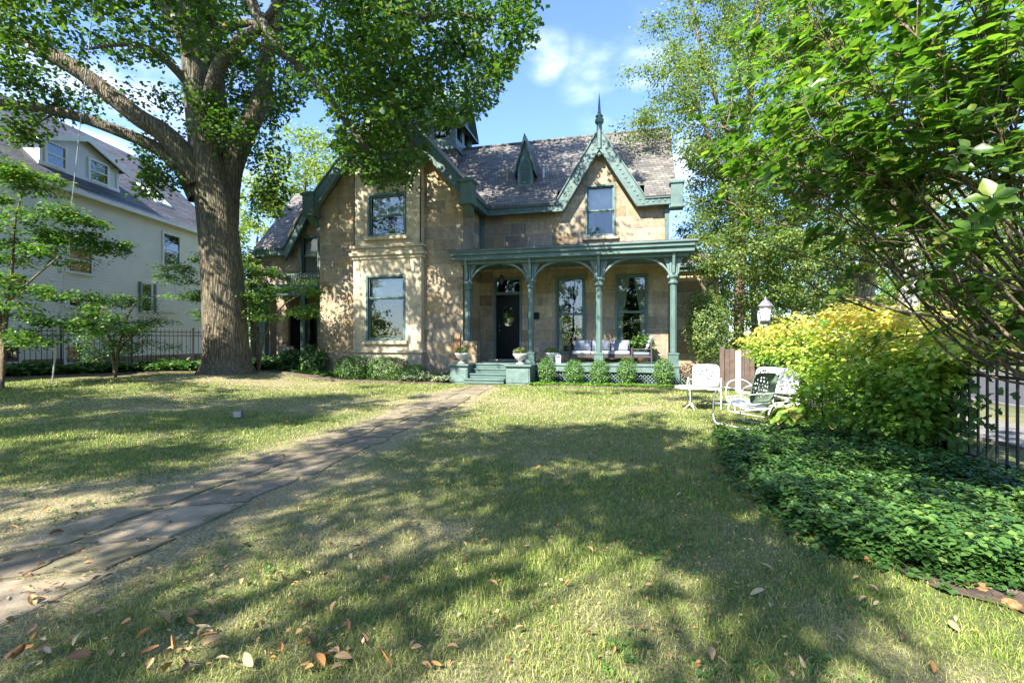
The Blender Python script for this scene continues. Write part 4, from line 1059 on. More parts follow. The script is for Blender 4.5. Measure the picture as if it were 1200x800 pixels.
# ------------------------------------------------------------------ iron fences
def fence(name, label, A, B, hgt_, step, pz=.03, posts=2.4, mat='black_iron', cap=False, r=.010, zoff=.0):
    A = np.array(A, float); B = np.array(B, float); L = np.linalg.norm(B-A); d = (B-A)/L; an = math.atan2(d[1], d[0])
    z0 = float(hgt(A[0],A[1]))
    root = empty(name, (A[0],A[1],z0), an, label=label, cat='fence')
    for z in (.14, hgt_-.19, hgt_-.05):
        MB().box(0,L,-.014,.014,z-.016,z+.016).build('rail', M[mat], root)
    m = MB(); m.box(-r,r,-r,r,.03,hgt_-.02); m.add([(-r*1.8,-r*.8,hgt_-.02),(r*1.8,-r*.8,hgt_-.02),(r*1.8,r*.8,hgt_-.02),(-r*1.8,r*.8,hgt_-.02),(0,0,hgt_+.08),(0,0,hgt_-.06)], [(0,1,4),(1,2,4),(2,3,4),(3,0,4),(1,0,5),(2,1,5),(3,2,5),(0,3,5)])
    p0 = m.build('picket', M[mat], root); n = int(L/step)
    px_ = MB().box(-.03,.03,-.03,.03,0,hgt_+.06).box(-.04,.04,-.04,.04,hgt_+.06,hgt_+.09).lathe([(.02,0),(.04,.04),(.02,.08),(.002,.1)], (0,0,hgt_+.09), 8)
    q0 = px_.build('post', M[mat], root, bevel=.004)
    np_ = int(L/posts)+1
    for k in range(np_):
        o = q0 if k == 0 else q0.copy()
        if k: COL.objects.link(o); o.parent = root
        o.location = (k*posts,0,0)
    first = True
    for k in range(n):
        x = .5*step+k*step
        if abs(x/posts-round(x/posts))*posts < .05: continue
        o = p0 if first else p0.copy()
        if not first: COL.objects.link(o); o.parent = root
        first = False; o.location = (x,0,0)
    return root
fence('iron_fence', 'black spiked iron fence in front of the cream clapboard house', (-16.95,15.2), (-11.7,19.6), 1.52, .135, posts=1.9)
A = fr(1.8,0); B_ = fr(12.2,0)
fence('iron_fence', 'rusty dark iron picket fence along the sidewalk on the right', A, B_, 1.22, .122, posts=1.96, r=.009)

# ------------------------------------------------------------------ street lamp beyond
lp = at(897,385,12.0); lx, ly = lp[0], lp[1]
ls = empty('garden_lamp', (lx,ly,0), label='grey lantern lamp on a thin post behind the yellow shrub', cat='lamp post')
MB((lx,ly,0)).lathe([(.06,0),(.06,.1),(.035,.16),(.032,1.75),(.05,1.78),(.03,1.82),(.06,1.88)], (lx,ly,0), 12).build('post', M['lamp_iron'], ls, smooth=False)
z = 1.88
b = MB((lx,ly,0)); b.lathe([(.06,0),(.115,.03),(.115,.06)], (lx,ly,z), 8); b.lathe([(.19,0),(.17,.03),(.07,.14),(.03,.17),(.02,.22),(.002,.26)], (lx,ly,z+.40), 8)
for k in range(6):
    a = k*math.pi/3; b.tube([(lx+.115*math.cos(a),ly+.115*math.sin(a),z+.05),(lx+.16*math.cos(a),ly+.16*math.sin(a),z+.41)], .008, 5)
b.build('lantern_frame', M['lamp_iron'], ls)
MB((lx,ly,0)).lathe([(.10,0),(.145,.34)], (lx,ly,z+.06), 6).build('lamp_glass', M['lamp_glass'], ls)

# ------------------------------------------------------------------ metal garden furniture
def shell(w_, h_, mat, name, parent, holes=True, panels=1, nx_=30, nz_=28, M4=None, dish=.05):
    V = []; Fc = []
    for j in range(nz_+1):
        for i in range(nx_+1):
            u, v = 2*i/nx_-1, 2*j/nz_-1
            r = max(abs(u),abs(v)); th = math.atan2(v,u); ct,st = abs(math.cos(th)),abs(math.sin(th))
            s = ((ct**6+st**6)**(-1/6))*max(ct,st); q = 1-(1-s)*r**3
            X, Z = u*q*w_/2, v*q*h_/2
            Yb = -dish*(1-r**4)*.5+dish*.9*(abs(u)**4)*.3-dish*.4*v
            if r > .93: Yb += .025
            V.append((X,Yb,Z))
    for j in range(nz_):
        for i in range(nx_):
            u, v = 2*(i+.5)/nx_-1, 2*(j+.5)/nz_-1
            if holes:
                uu = ((u*panels*.5+.5*panels) % 1)*2-1 if panels > 1 else u
                asp = w_/panels/h_; rr = math.hypot(uu*asp, v); th = math.atan2(v, uu*asp)
                if (.58 < rr < .70 and math.cos(14*th) > .25) or (.36 < rr < .50 and math.cos(8*th+1.57) > .35) or (.16 < rr < .26 and math.cos(6*th) > .3): continue
            a = j*(nx_+1)+i; Fc.append((a,a+1,a+nx_+2,a+nx_+1))
    me = bpy.data.meshes.new(name); me.from_pydata(V, [], Fc); me.update(); me.materials.append(mat)
    me.polygons.foreach_set('use_smooth', np.ones(len(Fc), bool))
    if M4 is not None: me.transform(M4)
    o = link(name, me, parent); s = o.modifiers.new('thickness','SOLIDIFY'); s.thickness = .006; s.offset = 0
    return o
def seat_dish(w_, d_, mat, parent, z=.40, panels=1, tilt=.07):
    V = []; Fc = []; n = 26; m_ = 22
    for j in range(m_+1):
        for i in range(n+1):
            u, v = 2*i/n-1, 2*j/m_-1; r = max(abs(u),abs(v)); th = math.atan2(v,u); ct,st = abs(math.cos(th)),abs(math.sin(th))
            s = ((ct**5+st**5)**(-1/5))*max(ct,st); q = 1-(1-s)*r**3
            zz = z-.03*(1-r**2)-tilt*v+ (-.035*((abs(v)-.8)/.2)**2 if v < -.8 else 0)-(.03 if r > .97 else 0)
            V.append((u*q*w_/2, v*q*d_/2, zz))
    for j in range(m_):
        for i in range(n): a = j*(n+1)+i; Fc.append((a,a+1,a+n+2,a+n+1))
    me = bpy.data.meshes.new('seat'); me.from_pydata(V, [], Fc); me.update(); me.materials.append(mat); me.polygons.foreach_set('use_smooth', np.ones(len(Fc), bool))
    o = link('seat', me, parent); s = o.modifiers.new('thickness','SOLIDIFY'); s.thickness = .008; return o
def rotm(fx, fy):   # chair faces local -y ; want forward (fx,fy)
    return math.atan2(fy, fx)+math.pi/2
def garden_chair(loc, fwd, label, kind='chair', backmat=None, wid=.56, panels=1, cat='chair'):
    root = empty('garden_chair' if panels == 1 else 'garden_glider', loc, rotm(*fwd), label=label, cat=cat)
    bm_ = backmat or M['white']
    T4 = Matrix.Translation((0,.30,.66)) @ Matrix.Rotation(rad(-17), 4, 'X')
    shell(wid, .50, bm_, 'backrest', root, panels=panels, M4=T4, nx_=30*panels, dish=.05)
    seat_dish(wid*.96, .52, M['white'], root, z=.39)
    s = wid/2+.045; fr_ = Tubes()
    if kind == 'spring':
        loop = [(0,.36,.016),(s*.75,.34,.016),(s,.24,.016),(s,0,.016),(s,-.28,.016),(s,-.36,.07),(s,-.38,.22),(s,-.36,.45),(s,-.30,.58),(s,-.16,.635),(s,.06,.63),(s,.22,.60),(s-.03,.31,.56)]
    elif kind == 'glider':
        loop = [(s,.30,.52),(s,.10,.62),(s,-.15,.63),(s,-.31,.58),(s,-.37,.45),(s,-.36,.30),(s,-.30,.22)]
    else:
        loop = [(s,-.30,.008),(s,-.29,.30),(s,-.27,.52),(s,-.18,.61),(s,.0,.62),(s,.14,.55),(s-.01,.24,.40),(s-.01,.30,.2),(s-.01,.33,.008)]
    for q in (1,-1):
        P = spline([(p[0]*q,p[1],p[2]) for p in loop], 6); fr_.add(P, np.full(len(P), .0125), 8)
    # cross bars carrying the seat and back
    fr_.add(np.array([(-s,-.02,.355),(s,-.02,.355)]), [.011,.011], 8); fr_.add(np.array([(-s,.20,.36),(s,.20,.36)]), [.011,.011], 8)
    fr_.add(np.array([(-s,.335,.56),(s,.335,.56)]), [.009,.009], 8)
    if kind == 'spring':
        for q in (1,-1): fr_.add(spline([(s*q,-.37,.36),(s*q,-.2,.36),(s*q,.2,.36)],3), np.full(7,.011), 8)
    if kind == 'glider':
        for q in (1,-1):
            fr_.add(np.array([(s*q,-.34,.30),(s*q,.30,.34)]), [.012,.012], 8)
            P = spline([(s*q*.86,-.36,.03),(s*q*.86,-.30,.014),(s*q*.86,.30,.014),(s*q*.86,.40,.05),(s*q*.86,.42,.12),(s*q*.86,.32,.24),(s*q*.86,.22,.30)], 5); fr_.add(P, np.full(len(P),.013), 8)
            P = spline([(s*q*.86,-.36,.03),(s*q*.86,-.39,.10),(s*q*.86,-.30,.24),(s*q*.86,-.2,.29)], 5); fr_.add(P, np.full(len(P),.013), 8)
            for y in (-.22,.2): fr_.add(np.array([(s*q*.86,y,.02),(s*q*.86,y,.31)]), [.01,.01], 6)
        for y in (-.3,.3): fr_.add(np.array([(-s*.86,y,.016),(s*.86,y,.016)]), [.011,.011], 8)
    fr_.build('frame', M['white'], root)
    return root
p = at(826,474,10.2); garden_chair((p[0],p[1],0), (-.42,-.9), 'white metal garden chair standing behind the small round table', 'legs')
p = at(874,490,7.95); garden_chair((p[0],p[1],0), (-.42,.91), 'metal garden chair seen from behind with sage green pierced back', 'spring', M['green_enamel'], wid=.56)
p = at(894,480,9.1); garden_chair((p[0],p[1],0), (-.93,-.36), 'white two seat metal glider partly behind the green backed chair', 'glider', wid=.98, panels=2, cat='glider')
p = at(810.5,480,9.8); tb = empty('side_table', (p[0],p[1],0), label='small round white metal pedestal table on the lawn', cat='table')
MB().lathe([(.02,.455),(.30,.46),(.325,.44),(.33,.45),(.325,.478),(.30,.482),(.001,.483)], n=36).build('table_top', M['white'], tb, smooth=True)
b = MB(); b.lathe([(.018,.06),(.018,.456)], n=10)
b.build('pedestal', M['stone_trim'], tb)
for k in range(3):
    a = k*2.094+.5; b = MB(); b.tube(spline([(0,0,.14),(.05*math.cos(a),.05*math.sin(a),.10),(.15*math.cos(a),.15*math.sin(a),.012)],4), .012, 6); b.build('foot', M['white'], tb)

# ------------------------------------------------------------------ porch furniture
def hempty(name, U, W, z, rz=0, **k):
    q = world(U,W,z); return empty(name, tuple(q), -TH+rz, **k)
def cushion(name, x0, x1, y0, y1, z0, z1, mat, parent, rot=None, r=.05):
    b = MB(); b.box(x0,x1,y0,y1,z0,z1); o = b.build(name, mat, parent)
    m_ = o.modifiers.new('bevel','BEVEL'); m_.width = r; m_.segments = 4; o.data.polygons.foreach_set('use_smooth', np.ones(len(o.data.polygons),bool))
    return o
uS0,uS1 = Uat(668,17.5),Uat(742,17.5); L = uS1-uS0
sf = hempty('porch_sofa', (uS0+uS1)/2, 17.55, zF, label='wicker porch sofa with grey blue cushions between the two curtained windows', cat='sofa')
b = MB(); b.box(-L/2+.071,L/2-.071,-.36,.36,.16,.28)
for x in (-L/2,L/2-.07):
    b.box(x,x+.07,-.38,-.31,.0,.50); b.box(x,x+.07,.29,.36,.0,.50); b.box(x,x+.07,-.40,.36,.501,.54)
b.box(-L/2+.091,L/2-.091,.28,.36,.281,.70); b.build('frame', M['wicker'], sf, bevel=.02)
for k in range(3):
    x0 = -L/2+.1+k*(L-.2)/3; x1 = x0+(L-.2)/3-.01
    cushion('seat_cushion', x0,x1,-.36,.27,.285,.41, M['cushion_pale'], sf)
    o = cushion('back_cushion', x0+.01,x1-.01,-.06,.06,-.20,.20, M['cushion'], sf, r=.055); o.location = (0,.17,.60); o.rotation_euler = (rad(-14),0,0)
o = cushion('throw_pillow', -.25,.25,-.06,.06,-.16,.16, M['cushion'], sf, r=.06); o.location = (L/2-.42,.02,.56); o.rotation_euler = (rad(-24),0,0)
uC = Uat(752,17.0)
ac = hempty('porch_armchair', uC, 17.0, zF, -math.pi/2, label='porch armchair with striped cushions facing the sofa beside the corner post', cat='armchair')
b = MB(); b.box(-.295,.295,-.34,.34,.19,.27)
for x in (-.36,.30):
    b.box(x,x+.06,-.36,-.30,.0,.47); b.box(x,x+.06,.28,.34,.0,.47); b.box(x,x+.06,-.38,.34,.471,.505)
b.box(-.289,.289,.27,.34,.271,.74); b.build('frame', M['wicker'], ac, bevel=.02)
cushion('seat_cushion', -.28,.28,-.34,.26,.275,.40, M['cushion'], ac)
for k in range(4):
    o = cushion('cushion_roll', -.28,.28,-.05,.05,-.07,.07, M['cushion_pale'] if k % 2 else M['cushion'], ac, r=.045); o.location = (0,.15+.05*k,.47+k*.135); o.rotation_euler = (rad(-18),0,0)
def urn(px, W, z, label, h=.36, flowers=True, mat='urn', green='lf_box', nleaf=260, spread=.2):
    r_ = hempty('garden_urn', Uat(px,W), W, z, label=label, cat='urn', group=None)
    MB().lathe([(.13,0),(.14,.03),(.07,.06),(.05,.10),(.09,.13),(.17,.20),(.22,.29),(.245,.34),(.235,.36),(.20,.35),(.16,.30),(.001,.30)], n=24).build('bowl', M[mat], r_, smooth=True)
    P = hull_points(nleaf, (0,0,.42), (spread,spread,.12), shell=.2); n = len(P)
    link('foliage', leaf_mesh('foliage', P, R.normal(0,.5,(n,3))+[0,0,1], P-[0,0,.25]+R.normal(0,.1,(n,3)), R.uniform(.05,.09,n), T_kite(), M[green]), r_)
    if flowers:
        P = hull_points(60, (0,0,.46), (spread*.9,spread*.9,.12), shell=.7); n = len(P)
        link('flowers', leaf_mesh('flowers', P, R.normal(0,.6,(n,3))+[0,0,1], R.normal(0,1,(n,3)), R.uniform(.03,.05,n), T_kite(), M['lf_red']), r_)
urn(541, 15.35, .647, 'pale stone urn of flowers on the left step pier')
urn(609.5, 15.35, .647, 'pale stone urn of flowers on the right step pier')
urn(646, 16.7, zF, 'pale planter of flowers on the porch floor behind the first boxwood', spread=.24)
# leafy pot plant
r_ = hempty('potted_plant', Uat(752,18.0), 18.0, zF, label='leafy green pot plant in front of the right porch window', cat='plant')
MB().lathe([(.14,0),(.19,.3),(.2,.34),(.17,.34),(.001,.3)], n=20).build('pot', M['plaque'], r_, smooth=True)
P = hull_points(420, (0,0,.62), (.42,.34,.32), shell=.2); n = len(P)
link('foliage', leaf_mesh('foliage', P, R.normal(0,.5,(n,3))+[0,0,1], P-[0,0,.3]+R.normal(0,.1,(n,3)), R.uniform(.1,.17,n), T_oval(), M['lf_box']), r_)
q = hempty('floor_lantern', Uat(654.5,16.5), 16.5, zF, label='small white box lantern on the porch floor edge', cat='lantern')
MB().box(-.09,.09,-.09,.09,0,.03).box(-.09,.09,-.09,.09,.24,.27).box(-.05,.05,-.05,.05,.03,.2).box(-.085,-.07,-.085,-.07,.03,.24).box(.07,.085,-.085,-.07,.03,.24).box(-.085,-.07,.07,.085,.03,.24).box(.07,.085,.07,.085,.03,.24).build('lantern_body', M['white'], q)
MB().tube([(.05*math.cos(a),0,.27+.06*math.sin(a)) for a in np.linspace(0,3.14,8)], .006, 5).build('handle', M['white'], q)
# seat on the verandah at the far left
q = hempty('verandah_chair', Uat(333,17.9), 17.9, .3, math.pi*.08, label='wicker chair with printed cushion under the left verandah', cat='chair')
b = MB(); b.box(-.36,.36,-.32,.32,.08,.30)
for x in (-.40,.32): b.box(x,x+.08,-.34,.32,0,.52)
b.box(-.319,.319,.26,.32,.301,.62); b.build('frame', M['wicker'], q, bevel=.02)
cushion('seat_cushion', -.31,.31,-.34,.25,.305,.42, M['shade_fabric'], q)
o = cushion('back_cushion', -.34,.34,-.06,.06,-.24,.24, M['shade_fabric'], q, r=.055); o.location = (0,.18,.66); o.rotation_euler = (rad(-12),0,0)

# ------------------------------------------------------------------ small things on the lawn and by the gate
p = at(279,491,560*1.4/91.); q = empty('lawn_light', (p[0],p[1],float(hgt(p[0],p[1]))), .25, label='small pale square box light standing on the left lawn', cat='garden light')
MB().box(-.075,.075,-.06,.07,.03,.155).build('box', M['concrete'], q, bevel=.01)
MB().box(-.06,.06,-.0615,-.0602,.042,.142).build('lens', M['metal'], q)
MB().box(-.012,.012,-.012,.012,-.02,.03).build('stake', M['black_iron'], q)
p = at(862,445,13.5); g = empty('board_gate', (p[0],p[1],0), -TH, label='weathered brown board gate with one pale post at the end of the house', cat='gate')
b = MB()
for k in range(6): b.box(-.28+k*.13,-.16+k*.13,-.012+.004*(k%2),.012,.05,1.18+.02*math.sin(k*2))
b.box(-.28,.5,.013,.05,.25,.33); b.box(-.28,.5,.013,.05,.9,.98); b.build('board_panel', M['wood_old'], g)
MB().box(-.02,.12,-.12,-.03,0,1.12).build('post', M['white_trim'], g, bevel=.01)
MB().box(-.42,-.3,-.05,.05,0,1.25).build('post', M['wood_old'], g, bevel=.01)
# distant house across the street
q = at(1260,400,30)
dh = empty('distant_house', (q[0]+5,34,0), -.2, label='pale grey house far across the street behind the right fence', cat='house')
b = MB(); b.box(-9,3,-2,6,0,3.4); b.prismx([(-2.0,3.4),(6,3.4),(2,6)], -9, 3); b.build('wall', M['siding_w'], dh)
b = MB(); b.slab((-9.4,-2.5,3.1),(3.4,-2.5,3.1),(3.4,2,6.2),(-9.4,2,6.2),.12); b.slab((-9.4,2,6.2),(3.4,2,6.2),(3.4,6.5,3.1),(-9.4,6.5,3.1),.12); b.build('roof', M['roof_grey'], dh)
for x in (-7.5,-4.5,-1,1.2):
    f = MB().box(x,x+1.1,-2.06,-2.002,1.1,2.5).build('window', M['white_trim'], dh); MB().box(x+.1,x+.5,-2.08,-2.061,1.2,2.4).build('pane', M['door'], f); MB().box(x+.6,x+1.0,-2.08,-2.061,1.2,2.4).build('pane', M['door'], f)

# guy wire in front of the clapboard house
A = at(99,100,13.0); B_ = at(62,441,13.0); q = empty('guy_wire', (B_[0],B_[1],float(hgt(B_[0],B_[1]))), label='thin slanting guy wire in front of the clapboard house', cat='wire')
MB((B_[0],B_[1],float(hgt(B_[0],B_[1])))).tube([tuple(B_), tuple(A+(A-B_)*1.0)], .011, 6).build('wire', M['metal'], q)
MB((B_[0],B_[1],float(hgt(B_[0],B_[1])))).tube([tuple(B_-(A-B_)*.02), tuple(B_+(A-B_)*.30)], .022, 8).build('wire_guard', M['metal'], q)
# ------------------------------------------------------------------ vegetation
def T_maple8():
    V = [(0,0,0),(.48,.12,-.05),(.28,.42,.04),(.36,.78,-.05),(0,1.05,-.08),(-.36,.78,-.05),(-.28,.42,.04),(-.48,.12,-.05)]
    return np.array(V), [np.array([(0,1,2),(0,2,4),(2,3,4),(0,4,6),(4,5,6),(0,6,7)])]
def L3(lst): return [at(*p) for p in lst]
# the great shade tree
gz = float(hgt(*at(265,437,16.5)[:2])); B0 = at(266,440,16.5); B0[2] = gz-.05
trunk = L3([(266,441,16.5),(266,425,16.5),(265,400,16.5),(261,330,16.5),(256,270,16.5),(249,222,16.5),(240,180,16.4),(232,130,16.3),(226,60,16.2),(220,0,16),(214,-90,15.8),(205,-220,15.6)]); trunk[0][2] = gz-.1
limbs = [(trunk,[1.0,.77,.70,.65,.62,.58,.46,.38,.35,.32,.25,.1]),
 (L3([(264,262,16.7),(266,215,16.9),(275,182,17.1),(293,144,17.3),(307,111,17.4),(312,70,17.4),(322,20,17.2),(338,-60,17),(350,-150,16.8)]),[.42,.44,.40,.36,.31,.27,.24,.17,.08]),
 (L3([(258,232,16.9),(262,180,17.1),(254,120,17.1),(249,60,17.1),(244,0,17.0),(242,-110,17)]),[.5,.42,.33,.28,.26,.12]),
 (L3([(246,128,16.0),(250,100,15.7),(259,75,15.5),(280,50,15.2),(304,33,14.9),(322,10,14.5),(345,-30,14)]),[.26,.24,.22,.2,.17,.12,.06]),
 (L3([(240,66,16.2),(255,42,16),(270,32,15.8),(292,27,15.4),(330,34,15)]),[.2,.18,.15,.12,.05]),
 (L3([(228,66,16.1),(216,40,15.9),(203,18,15.7),(186,-6,15.4),(160,-50,15)]),[.34,.31,.27,.24,.12]),
 (L3([(232,215,16.3),(214,180,16.0),(190,155,15.7),(160,136,15.4),(96,86,15),(40,53,14.7),(0,33,14.5),(-80,0,14),(-180,-50,13.5)]),[.42,.36,.32,.28,.24,.22,.2,.14,.05]),
 (L3([(232,232,16.4),(214,200,16.3),(185,175,16),(149,158,15.7),(80,134,15.4),(0,121,15),(-90,118,14.5),(-180,100,14)]),[.32,.26,.21,.18,.15,.13,.08,.03]),
 (L3([(226,-20,15.8),(262,-38,15.2),(290,-8,14.8),(303,20,14.6),(328,54,14.2),(364,90,13.9),(397,132,13.6),(428,172,13.4),(452,200,13.3)]),[.22,.2,.17,.15,.13,.11,.085,.05,.02]),
 (L3([(226,-60,15.8),(300,-70,15),(380,-32,14),(437,0,13.3),(467,12,13.1),(497,19,12.9),(530,16,12.7),(585,26,12.4)]),[.24,.22,.18,.15,.12,.1,.07,.02]),
 (L3([(222,100,16.2),(206,82,15.8),(180,60,15.2),(150,52,14.6),(100,58,14)]),[.16,.13,.1,.07,.03])]
sil0 = [(-900,250),(-300,262),(-60,235),(0,190),(40,178),(70,150),(120,145),(150,168),(155,225),(185,238),(205,225),(222,180),(300,190),(300,255),(330,262),(345,215),(336,165),(352,118),(385,125),(400,190),(412,215),(432,228),(478,212),(492,228),(497,190),(508,164),(518,150),(552,146),(592,110),(612,62),(636,45),(640,0),(640,-90),(600,-400),(300,-2500),(-900,-2500)]
C = hull_points(370, (-8.3,14.3,12.8), (9.9,6.3,7.6), sil0, shell=.45, zmin=5.2)
x_, y_ = proj(C)
front = (x_ > 40) & (x_ < 345) & (y_ > -40) & (y_ < 235) & (C[:,1] < 17.2)
C = C[~front | (R.uniform(0,1,len(C)) < .16)]
Cv = np.array([at(*p) for p in [(445,208,13.2),(425,190,13.2),(470,185,13.2),(490,195,13.4),(590,80,12.4),(617,38,12.3),(560,105,12.6),(520,140,12.8),(600,10,12.4),(620,-10,12.3),(405,150,13.8),(440,150,13.4),(480,120,13),(530,60,12.7),(570,50,12.5),(540,20,12.6),
   (180,220,15.3),(168,200,15),(196,205,15.4),(160,185,15),(310,235,17),(325,215,17),(318,180,16.8),(240,118,15.3),(258,150,15.3),(290,165,16),(30,160,14.5),(70,115,15.5),(20,90,15.2),(60,20,15),(140,60,18),(100,110,18),(190,110,18.5),(180,60,18.5),(130,10,18),(300,120,18.6),(340,60,14.5),(370,60,14),(400,80,13.8),(330,110,15),(360,20,14),(300,80,15.5),(420,40,13.5),(460,60,13.2),(500,90,12.9),(440,95,13.2)]])
C = np.vstack([C, Cv]); rr_ = R.uniform(.65,1.15,len(C))
tree('shade_tree', 'massive old maple with thick furrowed trunk and spreading limbs on the left lawn', (B0[0],B0[1],gz), limbs, C, rr_, 270, .125, T_maple8(), 'lf_maple', flat=.6, sprays=15, nb=26, jit=.9, droop=.5, cull=sil0)

# unseen neighbours of it behind and left of the photographer, whose shade falls on the lawn
def simple_tree(name, label, base, Hc, rads, n, per, size, lm='lf_maple', trunk_r=.3, group=None, sil=None, zmin=None, bark='bark', shell=.35, flat=.55, rcl=(.7,1.3), T=None, sprays=9, cat='tree', jit=.9, limbs_n=6, coff=(0,0)):
    b = np.array([base[0],base[1],float(hgt(base[0],base[1]))]); c = b+[coff[0],coff[1],Hc]
    top = c+[R.normal(0,.2),R.normal(0,.2),rads[2]*.5]
    P0 = [b-[0,0,.1], b+[R.normal(0,.08),R.normal(0,.08),Hc*.35], b+[R.normal(0,.2),R.normal(0,.2),Hc*.75], top]
    lb = [(P0,[trunk_r*1.25,trunk_r,trunk_r*.7,trunk_r*.15])]
    for k in range(limbs_n):
        a = k*6.2832/limbs_n+R.uniform(-.4,.4); z0 = Hc*R.uniform(.45,.85); s = b+[0,0,z0]
        e = c+np.array([math.cos(a)*rads[0]*.7, math.sin(a)*rads[1]*.7, R.uniform(-.3,.5)*rads[2]])
        lb.append(([s, (s+e)/2+[0,0,rads[2]*.08], e],[trunk_r*.5,trunk_r*.3,trunk_r*.08]))
    C_ = hull_points(n, c, rads, sil, shell=shell, zmin=zmin)
    return tree(name, label, b, lb, C_, R.uniform(*rcl, n)*min(1,max(rads)/3.5), per, size, T or T_kite(), lm, bark, group=group, flat=flat, sprays=sprays, nb=10, cat=cat, jit=jit)
SHADE = [([(480,560),(540,522),(600,505),(660,488),(740,498),(800,505),(850,528),(880,560),(940,605),(1010,655),(1090,700),(1010,715),(960,740),(980,800),(890,800),(865,745),(872,668),(800,640),(740,645),(690,612),(625,662),(585,640),(560,606),(470,592)], .97),
 ([(0,650),(120,600),(300,560),(450,500),(520,480),(560,500),(470,560),(420,590),(330,612),(230,680),(120,790),(0,800)], .86),
 ([(170,800),(250,720),(370,655),(480,636),(560,655),(600,690),(500,735),(420,775),(390,800)], .85),
 ([(0,462),(200,470),(420,462),(440,480),(300,500),(120,505),(0,512)], .9), ([(0,520),(250,522),(330,528),(250,560),(120,570),(0,560)], .8), ([(0,572),(60,585),(20,600),(160,600),(90,640),(0,640)], .6),
 ([(620,470),(830,472),(850,484),(700,488)], .5), ([(850,520),(1100,530),(1200,600),(1200,690),(1040,660)], .5),
 ([(640,730),(720,722),(740,760),(650,770)], .7), ([(1000,720),(1120,735),(1100,780),(1010,760)], .5)]
LIT = [([(560,455),(860,455),(860,500),(560,500)], .12), ([(560,640),(690,610),(870,660),(880,800),(430,800),(600,700)], .03), ([(330,600),(470,590),(560,640),(400,650)], .15), ([(230,690),(400,655),(470,690),(280,790),(210,800)], .15), ([(20,590),(110,588),(90,620),(20,640)],.1), ([(980,730),(1200,700),(1200,800),(990,800)], .3)]
tanE = math.tan(EL)
def canopy(n, base_pts):  # unseen crowns, clumps set so their shade lands on the dark lawn areas
    out = []
    while len(out) < n:
        m_ = 4000; px = R.uniform(-250,1250,m_); z = R.uniform(6.6,10.2,m_)
        Yg = R.uniform(1.2,15,m_); Xg = R.uniform(-13,5,m_); keep = np.full(m_, .13)
        px, py = 600+F*Xg/Yg, 400+F*EYE/Yg
        for pol, p_ in SHADE: keep[inside(pol, px, py)] = p_
        for pol, p_ in LIT: keep[inside(pol, px, py)] = p_
        keep[(py > 800)] = .12
        ok = (R.uniform(0,1,m_) < keep**1.5)
        P_ = np.stack([Xg-SUN_T[0]*z/tanE, Yg-SUN_T[1]*z/tanE, z],1)[ok]
        x_, y_ = proj(P_); P_ = P_[(P_[:,1] < .3) | (y_ < -60) | (x_ < -60)]
        out += list(P_)
    return np.array(out[:n])
can = canopy(340, None)
tb = np.array([[-6.6,-5.0],[-13.9,1.0]])
own = np.argmin(((can[:,None,:2]-tb[None])**2).sum(-1), 1)
for k_ in range(2):
    Ck = can[own == k_]; b_ = np.array([tb[k_][0],tb[k_][1],float(hgt(*tb[k_]))])
    cc = Ck.mean(0); lb_ = [([b_-[0,0,.1], b_+[.1,.1,2.6], b_+[.3,.2,5.2], [cc[0]*.5+b_[0]*.5,cc[1]*.5+b_[1]*.5,8.5]],[.19,.15,.11,.03])]
    for a_ in range(5):
        e_ = Ck[int(R.integers(0,len(Ck)))]; lb_.append(([b_+[.2,.2,4.2], (b_+e_)/2+[0,0,2.6], e_],[.06,.04,.012]))
    tree('shade_tree', ['tall leafy tree behind the photographer whose shade dapples the near lawn','broad leafy tree beyond the left edge shading the lawn by the walk'][k_], b_, lb_, Ck, R.uniform(.42,.72,len(Ck)), 150, .15, T_kite(), 'lf_maple', flat=.55, sprays=10, nb=10, jit=.8)
simple_tree('shade_tree', 'round leafy tree near the sidewalk behind the photographer', (3.6,-7.5), 8.0, (3.2,3.0,3.0), 26, 140, .19)
for k_,(x_0,y_0) in enumerate([(-16,-16),(-5,-19),(6,-17),(17,-13),(26,-3)]):  # unseen trees added to cover the bright sky mirrored in the porch windows
    simple_tree('street_tree', ['broad tree across the lawn behind the photographer','tree straight behind the photographer','tree behind the photographer to the right','tree at the corner behind the right fence','tree across the side street on the right'][k_], (x_0,y_0), 7.2, (5.2,3.4,7.0), 120, 150, .32, zmin=.3, limbs_n=4)

